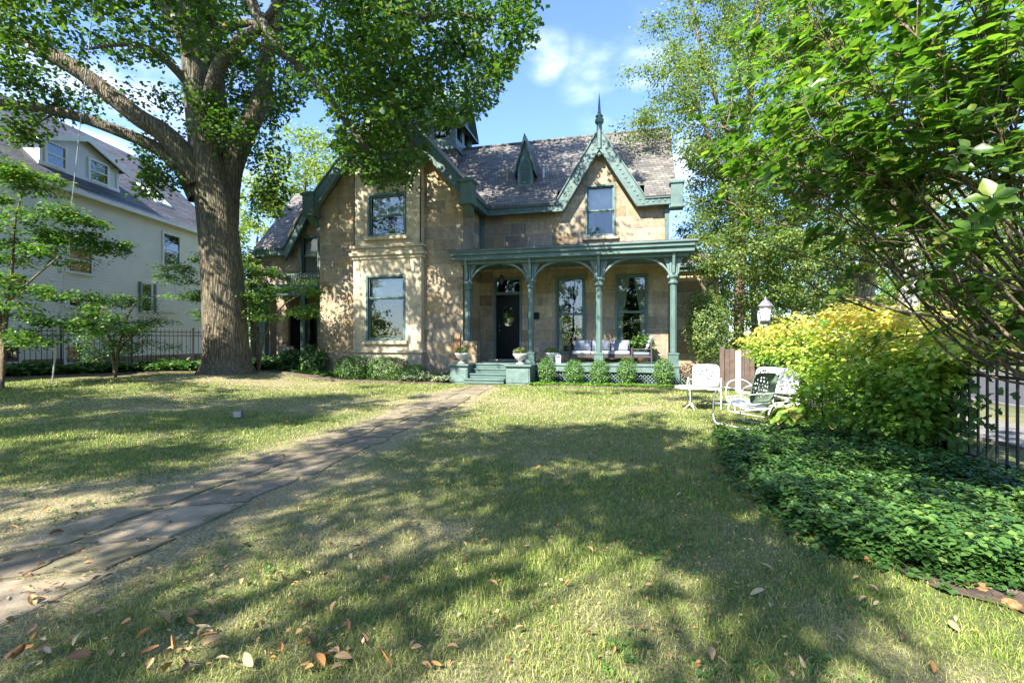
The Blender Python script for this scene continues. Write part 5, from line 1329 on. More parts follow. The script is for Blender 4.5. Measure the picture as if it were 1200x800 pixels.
# layered dogwoods
def layered(name, label, base, stems, pts, r, per, size, lm='lf_dog', n_extra=3, spread=.5, flat=.18, T=None, tr=.05, **k):
    b = np.array([base[0],base[1],float(hgt(base[0],base[1]))-.02]); C_ = []
    for p in pts:
        q = at(*p)
        for _ in range(n_extra): C_.append(q+R.normal(0,1,3)*[spread,spread,.10])
    C_ = np.array(C_)
    lb = [([b]+[at(*s) for s in st], list(np.linspace(tr, tr*.3, len(st)+1))) for st in stems]
    return tree(name, label, b, lb, C_, R.uniform(r*.7,r*1.3,len(C_)), per, size, T or T_oval(), lm, 'bark_s', flat=flat, sprays=9, nb=8, jit=.55, droop=.1, **k)
Yd = 12.3; bq = at(2,430,12.3)
layered('dogwood', 'layered bright green dogwood at the far left in front of the clapboard house', bq[:2],
  [[(5,380,Yd),(14,320,Yd),(18,260,Yd),(30,215,Yd)],[(0,370,Yd),(-20,310,Yd),(-30,230,Yd)],[(10,360,Yd),(35,330,Yd),(70,300,Yd)]],
  [(15,212,12),(45,222,12.4),(5,235,11.8),(60,250,12),(95,262,12.3),(120,280,12.5),(30,262,12),(70,282,12.6),(5,285,12),(40,300,12.2),(130,285,12.7),(98,292,12.5),(15,322,12),(50,338,12.3),(85,345,12.6),(5,355,12),(35,372,12),(70,380,12.4),(110,368,12.8),(-30,240,12),(-40,300,12),(-30,350,12),(20,390,12),(0,200,11.6),(60,395,12.5),(100,388,12.8),(-10,180,11.5)], .46, 190, .085, n_extra=3, spread=.36)
bq = at(303,431,17.4)
layered('dogwood', 'small layered dogwood between the great trunk and the stone house', bq[:2],
  [[(300,400,17.4),(296,360,17.4),(294,330,17.3)],[(310,395,17.3),(330,360,17),(352,345,16.8)],[(296,380,17.4),(270,345,17.6),(225,330,17.8)]],
  [(205,322,18),(225,330,18),(218,312,18.2),(240,300,18),(240,345,17.8),(222,348,18),(262,330,18),(290,318,17.4),(305,330,17.4),(322,322,17.2),(340,332,17),(358,345,16.9),(300,348,17.2),(325,352,17),(345,362,16.8),(362,368,16.8),(310,366,17),(335,375,16.8),(295,300,17.8),(320,342,17),(230,372,18)], .42, 170, .085, n_extra=3, spread=.34)
bq = at(135,432,14.6)
layered('viburnum_bush', 'dark spreading bush with arching branches against the left iron fence', bq[:2],
  [[(130,400,14.6),(115,375,14.6)],[(140,400,14.6),(150,370,14.6),(160,355,14.6)],[(140,410,14.5),(165,385,14.4),(185,372,14.4)]],
  [(128,358,14.8),(145,352,14.8),(165,362,14.6),(182,375,14.5),(110,372,14.8),(135,378,14.6),(158,385,14.5),(178,392,14.5),(120,395,14.5),(145,402,14.4),(165,405,14.4),(100,392,14.6),(105,410,14.5),(130,415,14.3)], .38, 170, .075, lm='lf_box', n_extra=3, spread=.28, flat=.4, T=T_kite(), cat='bush')

def shrub(name, label, loc, rads, n, size, lm, T=None, group=None, square=0, jit=.8, shell=.6, cat='shrub', zc=None, lump=.12, rndshift=0, stem=True):
    """a dense clipped or loose shrub: leafy shell round a twiggy core"""
    z0 = float(hgt(loc[0],loc[1])); rt = empty(name, (loc[0],loc[1],z0), label=label, cat=cat, group=group)
    d = unit(R.normal(0,1,(n,3))); r = R.uniform(shell,1,n)**(1/2)
    if square:
        p = 4.5; d = d/((np.abs(d)**p).sum(1)**(1/p))[:,None]
    lumpf = 1+lump*np.sin(d[:,0]*7+loc[0]*9)*np.sin(d[:,1]*6+1)*np.cos(d[:,2]*8+loc[1])+R.normal(0,.03,n)
    P = d*r[:,None]*lumpf[:,None]*np.array(rads)+[0,0,zc if zc is not None else rads[2]*.98]; P[:,2] = np.maximum(P[:,2], .03)
    N = d*1.0+R.normal(0,jit*.6,(n,3))+[0,0,.4]
    D = R.normal(0,1,(n,3))+d*.6
    link('foliage', leaf_mesh('foliage', P, N, D, R.uniform(.7,1.3,n)*size, T or T_kite(), M[lm]), rt)
    if stem:
        t = Tubes()
        for k in range(7):
            a = R.uniform(0,6.28); e = np.array([math.cos(a)*rads[0]*.6, math.sin(a)*rads[1]*.6, rads[2]*R.uniform(.9,1.6)])
            t.add(spline([(0,0,-.02), e*.5+[0,0,.05], e],3), np.linspace(.018,.005,7), 5)
        t.build('stem', M['bark_s'], rt)
    return rt
# boxwoods along the porch
def WP(px, W): q = world(Uat(px,W), W); return (q[0], q[1])
ords = ['first','second','third','fourth','fifth']
for k, (px,hh_,w_) in enumerate(((641,.95,.33),(673,.86,.35),(703,.86,.36),(735,.93,.36),(778,.93,.37))):
    w_ *= R.uniform(.88,1.1)
    shrub('boxwood', f'upright clipped boxwood before the porch, {ords[k]} from the steps', WP(px,15.35), (w_,w_,hh_/2), 2600, .05, 'lf_box', group='boxwoods along the porch', lump=R.uniform(.10,.22), shell=.35)
# hedge below the bay window and its neighbours
shrub('boxwood_hedge', 'square clipped hedge block under the left part of the bay window', WP(413,15.4), (.58,.42,.43), 4800, .055, 'lf_box', square=1, lump=.07)
shrub('boxwood_hedge', 'square clipped hedge block under the right part of the bay window', WP(455,15.4), (.70,.42,.42), 5200, .055, 'lf_box', square=1, lump=.07)
shrub('low_shrub', 'low dark rounded shrub at the right end of the hedge', WP(488,15.5), (.42,.4,.30), 2200, .055, 'lf_cover', lump=.12)
shrub('laurel_bush', 'loose dark green bush at the left corner of the stone wing', WP(367,15.9), (.50,.45,.58), 1300, .12, 'lf_cover', T_oval(), lump=.25, shell=.3)
shrub('laurel_bush', 'loose dark bush in front of the verandah post', WP(341,16.4), (.55,.45,.42), 1100, .11, 'lf_box', T_oval(), lump=.25, shell=.3)
shrub('laurel_bush', 'low dark bush beside the foot of the great trunk', WP(318,16.3), (.42,.4,.30), 700, .10, 'lf_cover', T_oval(), lump=.25, shell=.3)
shrub('reddish_shrub', 'small brownish shrub between the corner post and the white chair', WP(806,16.3), (.35,.3,.36), 900, .07, 'lf_brown', lump=.3, shell=.3)
shrub('side_shrub', 'dark evergreen shrub in front of the side bay window', WP(829,18.1), (.75,.7,1.35), 7000, .085, 'lf_birch', lump=.3, shell=.3, zc=1.9)

def ground_stuff(name, label, P2, size, lm, T, hmax=.15, rosette=5, kind='stuff', up=.8, cat='plants', zoff=0):
    n = len(P2)*rosette; B_ = np.repeat(P2, rosette, 0); a = R.uniform(0,6.283,n)
    hh_ = np.repeat(R.uniform(.35,1,len(P2))*hmax*(.6+.7*n2(P2[:,0],P2[:,1],4.5,71)), rosette)*R.uniform(.75,1.1,n)
    D = np.stack([np.cos(a),np.sin(a),R.uniform(-.15,.55,n)],1)
    P = np.stack([B_[:,0]+D[:,0]*size*.15, B_[:,1]+D[:,1]*size*.15, hgt(B_[:,0],B_[:,1])+hh_+zoff],1)
    N = np.array([0,0,1.])+R.normal(0,.28,(n,3))
    o = link(name, leaf_mesh(name, P, N, D, R.uniform(.5,1.35,n)*size, T, M[lm], rnd=np.clip(np.repeat(R.uniform(0,1,len(P2)),rosette)*.7+R.uniform(0,.3,n),0,1)))
    return tag(o, label, cat, kind=kind)
def rand_in(poly, n, weight=None):
    poly = np.array(poly); lo, hi = poly.min(0), poly.max(0); out = np.zeros((0,2))
    while len(out) < n:
        q = R.uniform(lo, hi, (n*3,2)); q = q[inside(poly, q[:,0], q[:,1])]
        if weight is not None: q = q[R.uniform(0,1,len(q)) < weight(q)]
        out = np.vstack([out, q])
    return out[:n]
# pachysandra bed on the right
bedcov = [(p[0]-.07,p[1]) for p in BED[:-2]]+[(2.66,2.75),(3.15,2.65),(3.9,2.1),(4.6,2.0),(4.75,3.5),(5.0,4.9),(5.2,6.4),(4.8,7.0),(4.3,7.15),(3.7,7.1),(3.0,6.9)]
wt = lambda q: .10+.9*sstep(.22,.6,n2(q[:,0],q[:,1],3.5,21)*.65+.35*n2(q[:,0],q[:,1],12,22))
Pb = rand_in(bedcov, 18000, wt)
ground_stuff('ground_cover', 'dense dark green pachysandra bed beside the lawn on the right', Pb, .040, 'lf_cover', T_oval(), .18, 6)
Pb2 = Pb[n2(Pb[:,0],Pb[:,1],3.5,21) > .62]; Pb2 = Pb2[::4]
ground_stuff('ground_cover', 'taller paler tufts rising out of the pachysandra bed', Pb2, .05, 'lf_box', T_oval(), .25, 6)
e_ = np.array(bedcov[:6]); ii = R.integers(0,5,420); tt = R.uniform(0,1,420)[:,None]
ground_stuff('ground_cover', 'stray pachysandra sprigs creeping out of the bed into the lawn', e_[ii]*(1-tt)+e_[ii+1]*tt+np.stack([-R.exponential(.07,420),R.normal(0,.05,420)],1), .036, 'lf_cover', T_oval(), .08, 6)
def hstrip(px0, px1, W0, W1): 
    return [WP(px0,W0),WP(px1,W0),WP(px1,W1),WP(px0,W1)]
ground_stuff('ground_cover', 'strip of low green edging plants in front of the porch lattice', rand_in(hstrip(622,800,14.75,15.2), 1500), .075, 'lf_yelin', T_kite(), .10, 6)
ground_stuff('ground_cover', 'pale mixed low flowers between the hedge and the step pier', rand_in(hstrip(470,528,14.9,15.8), 420), .10, 'lf_var', T_oval(), .30, 6)
ground_stuff('ground_cover', 'low leafy plants under the left iron fence', rand_in([(-17.4,14.6),(-16.6,13.6),(-11.2,17.6),(-8.9,17.9),(-8.6,19.3),(-11.4,19.0)], 2400), .13, 'lf_box', T_oval(), .34, 6)
ground_stuff('ground_cover', 'low dark plants along the foot of the house between trunk and hedge', rand_in(hstrip(300,400,15.2,16.8), 1300), .11, 'lf_cover', T_oval(), .22, 6)
roundbed('mulch_border', [WP(285,16.2),WP(300,15.0),WP(400,14.6),WP(480,14.6),WP(527,14.9),WP(527,16.2),WP(400,16.3)])
roundbed('mulch_border', [WP(600,15.7),WP(622,14.75),WP(700,14.65),WP(806,14.7),WP(815,16.0),WP(700,15.9)])
roundbed('mulch_border', [(-17.6,15.2),(-16.9,13.4),(-13.8,15.3),(-11.0,17.3),(-8.9,17.6),(-8.4,19.4),(-12,20.0)])

# yellow green shrub spilling over the right fence
def leafy_mass(name, label, cells, lmtop, lmin, size, per, base, T=None, stems=9, cat='shrub', flat=.45):
    b = np.array([base[0],base[1],0.]); rt = empty(name, tuple(b), label=label, cat=cat)
    Cs = np.array([c[:3] for c in cells])-b; rs = np.array([c[3] for c in cells])
    P, N, D, S_ = clump_leaves(Cs, rs, per, size, flat, jit=.75, droop=.3, sprays=12)
    keep = P[:,2] > .05; P,N,D,S_ = P[keep],N[keep],D[keep],S_[keep]
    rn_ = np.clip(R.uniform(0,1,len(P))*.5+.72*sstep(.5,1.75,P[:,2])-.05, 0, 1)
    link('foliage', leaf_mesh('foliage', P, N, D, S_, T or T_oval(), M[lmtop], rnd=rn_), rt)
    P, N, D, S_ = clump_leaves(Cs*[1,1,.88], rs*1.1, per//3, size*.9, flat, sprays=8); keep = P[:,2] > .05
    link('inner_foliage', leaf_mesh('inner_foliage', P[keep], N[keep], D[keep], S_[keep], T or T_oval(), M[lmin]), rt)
    t = Tubes()
    sk = [np.array([R.normal(0,.3),R.normal(0,.5),0.]) for _ in range(stems)]
    twigs(t, sk, [.022]*stems, Cs, .005, .1, 5); t.build('stem', M['bark_s'], rt)
    return rt
cells = []
fY = lambda px: 560*4.22/(px-692.4)
for px,py,dY,r in [(888,402,-.6,.36),(905,392,-.7,.42),(930,386,-.5,.46),(960,379,-.3,.5),(990,372,-.1,.52),(1020,368,0,.5),(1050,374,.1,.46),(1080,384,.1,.42),(1110,392,.1,.36),(1135,400,.2,.32),(1152,406,.2,.26),(1005,380,.5,.5),(1060,390,.6,.4),(950,392,.6,.5),(1030,380,-.4,.45),
   (896,414,-.5,.34),(915,412,-.6,.40),(945,408,-.8,.46),(980,402,-.6,.46),(1015,400,-.5,.44),(1050,404,-.35,.40),(1085,408,-.3,.34),(1115,412,-.2,.26),(1095,418,-.35,.24),
   (940,436,.2,.34),(962,432,-.9,.42),(990,428,-.9,.44),(1025,426,-.7,.40),(1060,430,-.55,.36),(1082,440,-.5,.26),(1075,452,-.6,.3),(1045,450,-.8,.34),
   (1010,452,-1.0,.38),(980,452,-1.1,.38),(962,458,-1.0,.30),(1000,476,-1.1,.30),(1030,474,-.9,.32),(1060,476,-.7,.30),(1082,470,-.55,.24),(1072,492,-.6,.24),(1050,498,-.75,.26),(1060,512,-.6,.20),(1030,496,-.95,.24)]:
    q = at(px,py,fY(px)+dY); cells.append((*q, r))
bq = at(1010,480,6.4)
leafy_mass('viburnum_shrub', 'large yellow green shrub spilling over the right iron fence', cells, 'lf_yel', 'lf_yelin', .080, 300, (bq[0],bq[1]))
def rosette(name, label, loc, n, size, lm, T=None, h_=.3, spread=.35, cat='plant', group=None):
    z0 = float(hgt(loc[0],loc[1])); rt = empty(name, (loc[0],loc[1],z0), label=label, cat=cat, group=group)
    a = R.uniform(0,6.283,n); r = R.uniform(.1,1,n)**.6*spread; el = R.uniform(-.1,.7,n)
    D = np.stack([np.cos(a),np.sin(a),el],1); P = np.stack([r*np.cos(a),r*np.sin(a),h_*(1-.6*(r/spread)**2)*R.uniform(.7,1,n)],1)
    link('foliage', leaf_mesh('foliage', P, D*[.6,.6,0]+[0,0,1]+R.normal(0,.2,(n,3)), D, R.uniform(.75,1.2,n)*size, T or T_oval(), M[lm]), rt)
    t = Tubes()
    for k in range(0,n,2): t.add(spline([(0,0,0), P[k]*[.3,.3,.6], P[k]],2), np.linspace(.008,.004,5), 4)
    t.build('stem', M['lf_yelin'], rt)
for k,(px,py,Y,n_,sz,l_,lb_) in enumerate([(935,497,8.0,46,.22,'lf_yel','yellow green hosta nearest the glider'),(962,500,7.9,50,.25,'lf_yel','broad leaved golden hosta in the middle of the clump'),(992,500,7.8,42,.24,'lf_yel','golden hosta under the large yellow shrub'),(922,489,8.8,60,.12,'lf_var','grey white speckled plant behind the glider'),(925,466,9.9,110,.10,'lf_var','pale variegated bush to the right of the glider back')]):
    q = at(px,py,Y); rosette('hosta' if k < 3 else 'variegated_plant', lb_, (q[0],q[1]), n_*2, sz, l_, h_=.36 if k < 4 else .75, spread=.34)
# ivy climbing the near fence post
q = fr(5.72,-.03); Pz = np.stack([q[0]+R.normal(0,.10,420), q[1]+R.normal(0,.22,420), R.uniform(.02,1,420)**.8*.98],1)
rt = empty('ivy', (q[0],q[1],0), label='ivy and weeds climbing the near post of the right fence', cat='climber')
link('foliage', leaf_mesh('foliage', Pz-[q[0],q[1],0], R.normal(0,.5,(420,3))+[-.8,-.4,.5], R.normal(0,1,(420,3))-[0,0,.4], R.uniform(.05,.10,420), T_maple8(), M['lf_box']), rt)
t = Tubes(); t.add(spline([(0,0,0),(.03,.02,.5),(-.02,0,1.0)],4), np.full(9,.006), 5); t.add(spline([(0,.1,0),(.02,.2,.4),(-.02,.15,.8)],4), np.full(9,.005), 5); t.build('stem', M['bark_s'], rt)

# foreground tree leaning in from the right
fb = np.array([4.3,3.05,0.]); fork = np.array([4.12,3.15,1.02])
rt = empty('magnolia_tree', tuple(fb), label='near multi stemmed tree with glossy green leaves leaning in from the right edge', cat='tree')
t = Tubes(); t.add(spline([fb-[0,0,.05], fb+[-.03,.02,.5], fork],4)-fb, np.linspace(.13,.10,9), 12)
ends = [(862,205,4.6),(850,150,5.0),(876,256,4.4),(905,286,4.2),(880,110,4.8),(900,60,4.5),(930,230,3.6),(945,20,4.2),(960,160,3.3),(985,300,3.8),(1000,-40,3.8),(1010,90,3.0),(1040,200,3.2),(1060,30,3.2),(1075,325,3.5),(1100,-60,3.0),(1110,130,3.1),(1150,60,3.1),(1160,240,3.1),(1200,-60,3.2),(1230,120,3.2),(1260,0,3.2),(1300,150,3.6),(1350,-60,3.6),(940,110,3.9),(1120,310,3.0),(905,190,4.0),(990,180,3.6),(1060,270,3.3),(1020,130,3.9),(1180,345,3.2),(960,270,4.6),(1090,60,4.4),(1180,20,4.4),(930,-20,5),(1140,180,4.0),(1040,-10,4.8),(1200,90,3.6)]
LP, LD, LN, LS = [], [], [], []
def whorl(c, d, n_, s_):
    d = unit(d); ref = np.array([0,0,1.]) if abs(d[2]) < .9 else np.array([1.,0,0])
    A_ = unit(np.cross(d, ref)); B2 = np.cross(d, A_); a0 = R.uniform(0,6.28)
    for k in range(n_):
        a = a0+k*6.283/n_+R.normal(0,.2); rad_ = A_*math.cos(a)+B2*math.sin(a)
        D_ = rad_*1.0+d*R.uniform(.1,.7)+[0,0,-.1]; N_ = d*1.0-rad_*.4+np.array([0,0,.9])+R.normal(0,.2,3)
        LP.append(c+rad_*.008); LD.append(D_); LN.append(N_); LS.append(s_*R.uniform(.65,1.2))
for e_ in ends:
    E = at(*e_); Lb = np.linalg.norm(E-fork); m1 = fork+(E-fork)*.35+np.array([0,0,-.10*Lb*(1 if e_[1] > 120 else .2)])+R.normal(0,.06,3); m2 = fork+(E-fork)*.7+np.array([0,0,.02*Lb])+R.normal(0,.08,3)
    P = spline([fork+R.normal(0,.02,3),m1,m2,E],7); r0 = R.uniform(.010,.019); rr2 = np.linspace(r0,.004,len(P)); t.add(P-fb, rr2, 7)
    for k in range(len(P)):
        f_ = k/(len(P)-1)
        if f_ < .28: continue
        for _ in range(4 if f_ > .5 else 2):
            if R.uniform() < .15: continue
            d = unit(P[min(k+1,len(P)-1)]-P[max(k-1,0)])*.6+R.normal(0,.55,3)+[0,0,.45]; d = unit(d)
            x_, y_ = proj(P[k][None]); low = y_[0] > 245
            if low and R.uniform() < .82: continue
            if not low and R.uniform() < .06: continue
            ln = R.uniform(.16,.48); e2 = P[k]+d*ln+R.normal(0,.02,3); mid = (P[k]+e2)/2+R.normal(0,.02,3)
            Q = spline([P[k],mid,e2],3); t.add(Q-fb, np.linspace(.005,.002,len(Q)), 4)
            sz = R.uniform(.070,.105)
            whorl(e2, d, R.integers(5,8), sz)
            for s_ in (.45,.75):
                if R.uniform() < .7: whorl(P[k]+d*ln*s_, d, 2, sz*.9)
            if R.uniform() < .5:
                d2 = unit(d+R.normal(0,.6,3)); e3 = mid+d2*R.uniform(.08,.2); t.add(np.array([mid,(mid+e3)/2,e3])-fb, [.003,.0025,.002], 4); whorl(e3, d2, R.integers(4,7), sz*.9)
# bare crossing twigs of the shaded underside
for _ in range(20):
    a = at(R.uniform(960,1230), R.uniform(265,375), R.uniform(2.9,4.6)); d = unit(np.array([-1,R.normal(0,.5),R.normal(.12,.22)])); L_ = R.uniform(.4,1.1)
    Q = spline([a-d*L_*.5, a+R.normal(0,.04,3), a+d*L_*.5],4); t.add(Q-fb, np.linspace(R.uniform(.006,.012),.002,len(Q)), 5)
    if R.uniform() < .6: whorl(a+d*L_*.5, d, 4, .07)
t.build('trunk', M['bark_s'], rt)
link('crown', leaf_mesh('crown', np.array(LP)-fb, np.array(LN), np.array(LD), np.array(LS), T_oval(), M['lf_fore']), rt)
print('fore leaves', len(LP))

# airy light green tree right of the house, and the ones beyond it
sil = [(733,-400),(752,-20),(728,60),(742,100),(722,145),(760,172),(790,168),(800,150),(812,180),(800,260),(806,300),(822,330),(815,420),(900,440),(965,372),(1010,300),(1040,150),(1060,-60),(1060,-400)]
q = at(866,425,19.5)
b = np.array([q[0],q[1],0.])
lb = [([b-[0,0,.1],at(866,380,19.5),at(868,300,19.5),at(870,200,19.3),at(880,100,19),at(890,0,19),at(900,-120,19)],[.24,.2,.18,.16,.13,.1,.04]),
      ([at(868,310,19.5),at(850,220,19),at(820,130,18.6),at(800,60,18.4)],[.11,.09,.06,.02]),([at(869,260,19.5),at(900,190,19),at(950,120,18.5),at(985,60,18.4)],[.11,.09,.06,.02]),
      ([at(870,200,19.3),at(840,120,19),at(815,30,18.8),at(800,-40,18.6)],[.09,.07,.05,.02])]
Cc = hull_points(520, (9.8,18.6,8.6), (5.6,3.0,8.4), sil, shell=.2, zmin=1.0)
tree('honey_locust', 'tall airy tree with small grey green leaves right of the stone house', b, lb, Cc, R.uniform(.45,.95,520), 250, .11, T_kite(), 'lf_birch', 'bark_s', flat=.55, sprays=10, nb=10, jit=1.0, droop=.6)
q = at(885,420,23)
bk = [('background_tree','young yellowing tree with pale trunk behind the lamp post',(at(885,0,24)[0],24),6.5,(3.4,3,4.2),70,190,.16,'lf_back',.16,'bark_pale'),
 ('background_tree','pale trunked tree above the middle of the yellow shrub',(at(1010,0,21)[0],21),6.8,(2.8,2.8,3.2),50,170,.16,'lf_birch',.30,'bark_pale'),
 ('background_tree','thick pale trunk rising behind the right part of the yellow shrub',(at(1066,0,19)[0],19),7.2,(3.2,3.0,3.2),55,170,.16,'lf_back',.38,'bark_pale'),
 ('background_tree','light green tree across the street at the right edge',(at(1180,0,26)[0],26),6.0,(4.0,3.4,4.4),80,180,.2,'lf_back',.25,'bark'),
 ('background_tree','bushy green street tree behind the right end of the fence',(at(1120,0,30)[0],30),4.8,(4.6,3.4,4.4),80,180,.22,'lf_dog',.25,'bark'),
 ('background_tree','round tree across the street between the two pale trunks',(at(1040,0,38)[0],38),5.5,(5,4,4.6),70,170,.26,'lf_back',.25,'bark'),
 ('background_tree','green tree far behind the lamp post',(at(935,0,40)[0],40),6,(5,4,5.4),70,170,.28,'lf_birch',.25,'bark'),
 ('background_tree','tall yellow green tree rising behind the left roof of the stone house',(at(362,0,30)[0],30),9.2,(4.2,3.6,5.2),90,200,.2,'lf_back',.3,'bark'),
 ('background_tree','green tree seen between the great trunk and the stone house',(at(300,0,34)[0],34),6.5,(4.4,4,5.4),80,190,.24,'lf_back',.3,'bark'),
 ('background_tree','broad green tree behind the ridge of the clapboard house',(at(120,0,48)[0]-3,48),9,(8,5,8),90,190,.36,'lf_back',.4,'bark'),
 ('background_tree','dark tree behind the back of the stone house on the left',(at(345,0,27)[0],27.5),3.4,(2.6,2.4,3.0),50,190,.18,'lf_birch',.2,'bark')]
for nm,lb_,bs,Hc,rd,n_,pe,sz,lm_,trr,bkm in bk:
    simple_tree(nm, lb_, bs, Hc, rd, n_, pe, sz, lm_, trr, bark=bkm, zmin=.6, shell=.2, rcl=(.8,1.5), jit=1.0)
# dark hedge row beyond the street and a far wood round the horizon
P = []
for k in range(110):
    a = R.uniform(0,6.283); r = R.uniform(75,120); c = np.array([r*math.sin(a), r*math.cos(a)+10, 0]); hh_ = R.uniform(6,11)
    n = 330; d = unit(R.normal(0,1,(n,3))); P.append(c+d*[R.uniform(6,9),R.uniform(6,9),hh_]*R.uniform(.6,1,(n,1))+[0,0,hh_*.55])
P = np.concatenate(P); P = P[P[:,2] > .3]; n = len(P)
tag(link('far_wood', leaf_mesh('far_wood', P, R.normal(0,1,(n,3))+[0,0,1], R.normal(0,1,(n,3)), R.uniform(.8,1.9,n), T_kite(), M['lf_back'])), 'belt of distant trees closing the view all round', 'wood', kind='stuff')
P = []
for s_ in np.arange(4,60,1.3):
    q = fr(s_, 16.5+R.normal(0,.4)); n = 260; d = unit(R.normal(0,1,(n,3))); P.append(q+d*[1.3,1.3,R.uniform(.9,1.5)]*R.uniform(.6,1,(n,1))+[0,0,.9])
P = np.concatenate(P); P = P[P[:,2] > .05]; n = len(P)
tag(link('street_hedge', leaf_mesh('street_hedge', P, R.normal(0,1,(n,3))+[0,0,1], R.normal(0,1,(n,3)), R.uniform(.12,.25,n), T_kite(), M['lf_back'])), 'long green hedge across the street', 'hedge')
# back garden hedge right of the house, under the airy tree
P = []
for k in range(14):
    q = at(835+k*9, 420, 21+R.uniform(-.5,.5)); n = 420; d = unit(R.normal(0,1,(n,3))); P.append(np.array([q[0],q[1],0])+d*[.7,.6,R.uniform(.9,1.2)]*R.uniform(.5,1,(n,1))+[0,0,.8])
P = np.concatenate(P); P = P[P[:,2] > .03]; n = len(P)
tag(link('garden_hedge', leaf_mesh('garden_hedge', P, R.normal(0,1,(n,3))+[0,0,1], R.normal(0,1,(n,3)), R.uniform(.08,.14,n), T_kite(), M['lf_birch'])), 'dark garden hedge behind the board gate', 'hedge')

# ------------------------------------------------------------------ grass
def blades(bands):
    Ps = []; Sz = []
    for (ya,yb,dens,bw,bh) in bands:
        A_ = (yb-ya)*(2*1.25*(ya+yb)/2+3); n = int(A_*dens)
        y = R.uniform(ya,yb,n); x = R.uniform(-1,1,n)*(1.25*y+1.5); ok = (np.abs(x) < 1.25*y+1.5) & (x < 4.6+.165*y) & (x > -17)
        x, y = x[ok], y[ok]
        dr = dryness(x,y); k = R.uniform(0,1,len(x)) > .72*sstep(.45,1.0,dr)
        x,y,dr = x[k],y[k],dr[k]
        dp = np.abs(x-path_x(y)); edge = .45+.05*np.sin(y*5)+.04*np.sin(y*13+x*9)
        k = ((dp > edge) | (R.uniform(0,1,len(x)) < .015)) & ~inside(bedpts, x-.07*np.sin(y*7+np.sin(y*23))-.05, y+.05*np.sin(x*19))
        # joints of the path keep a little grass
        Wl = sT*x+cT*y; Ul_ = cT*x-sT*y
        k &= ~((Wl > 14.75) & (Ul_ > -13)) & ~((y > 14) & (x < -12.0))
        x,y,dr = x[k],y[k],dr[k]; Ps.append(np.stack([x,y,dr],1)); Sz.append(np.tile([bw,bh],(len(x),1)))
    Q = np.concatenate(Ps); Z = np.concatenate(Sz); n = len(Q)
    a = R.uniform(0,6.283,n); la = R.uniform(0,6.283,n); lean = R.uniform(.15,1.1,n)
    h_ = Z[:,1]*R.uniform(.5,1.35,n)*(1-.45*Q[:,2])*(.65+.4*n2(Q[:,0],Q[:,1],2.2,33)+.45*n2(Q[:,0],Q[:,1],11,34)); w_ = Z[:,0]*R.uniform(.7,1.3,n)
    ca, sa = np.cos(a)*w_*.5, np.sin(a)*w_*.5; lx_, ly_ = np.cos(la)*lean*h_, np.sin(la)*lean*h_
    z = hgt(Q[:,0],Q[:,1])-.004; V = np.zeros((n,5,3))
    V[:,0] = np.stack([Q[:,0]-ca,Q[:,1]-sa,z],1); V[:,1] = np.stack([Q[:,0]+ca,Q[:,1]+sa,z],1)
    mx_ = np.stack([Q[:,0]+lx_*.35,Q[:,1]+ly_*.35,z+h_*.62],1); V[:,2] = mx_+np.stack([ca*.75,sa*.75,0*ca],1); V[:,3] = mx_-np.stack([ca*.75,sa*.75,0*ca],1)
    V[:,4] = np.stack([Q[:,0]+lx_,Q[:,1]+ly_,z+h_*(1-.25*lean)],1)
    i = np.arange(n)[:,None]*5
    F4 = i+np.array([[0,1,2,3]]); F3 = i+np.array([[3,2,4]])
    rn_ = np.repeat(R.uniform(0,1,n),5); dd = np.repeat(np.clip(Q[:,2]*.9+R.normal(0,.15,n),0,1),5)
    print('blades', n)
    return np_mesh('grass', V.reshape(-1,3), [F4,F3], M['blade'], {'rnd': rn_, 'dry': dd})
me = blades([(.7,2.6,10500,.0030,.040),(2.6,4.2,6200,.0036,.039),(4.2,6.5,2900,.0052,.040),(6.5,10,1150,.008,.045),(10,17.5,520,.013,.048)])
tag(link('grass', me), 'mown green and straw coloured lawn grass', 'grass', kind='stuff')

# clover and broad weeds in the near turf
n = 2600; y = R.uniform(1.6,6.5,n); x = R.uniform(-1.1,.75,n)*y; k = (n2(x,y,1.7,61) > .55) & ~inside(bedpts,x,y) & (np.abs(x-path_x(y)) > .6); 
ground_stuff('weeds', 'patches of clover and broad leaved weeds in the near lawn', np.stack([x[k],y[k]],1), .022, 'lf_box', T_oval(), .035, 5)
# ------------------------------------------------------------------ fallen leaves
def dry_leaf(k):
    r = np.random.default_rng(100+k); n_ = 7; V = []; Fc = []
    wd = r.uniform(.16,.30); curl = r.uniform(.3,1.1); bend = r.uniform(-1.2,1.2)
    for j in range(n_+1):
        t_ = j/n_; w_ = wd*math.sin(math.pi*min(1,t_*.94+.06))**.75*(1-.25*t_)
        for s in (-1,-.5,0,.5,1):
            V.append((s*w_, t_-.5, curl*abs(s)**1.6*w_+.25*bend*(t_-.5)**2*4*.3+r.uniform(-.015,.015)))
    for j in range(n_):
        for i in range(4): a = j*5+i; Fc.append((a,a+1,a+6,a+5))
    me = bpy.data.meshes.new('fallen_leaf'); me.from_pydata(V, [], Fc); me.update(); return me
kinds = [('tan','tan curled dry leaf lying on the lawn'),('brown','dark brown dry leaf lying on the lawn'),('orange','orange dry leaf lying on the lawn'),('pale','pale straw coloured dry leaf lying on the lawn')]
base_l = []
for k in range(12):
    me = dry_leaf(k); me.materials.append(M['lf_dry'][k % 4]); base_l.append(me)
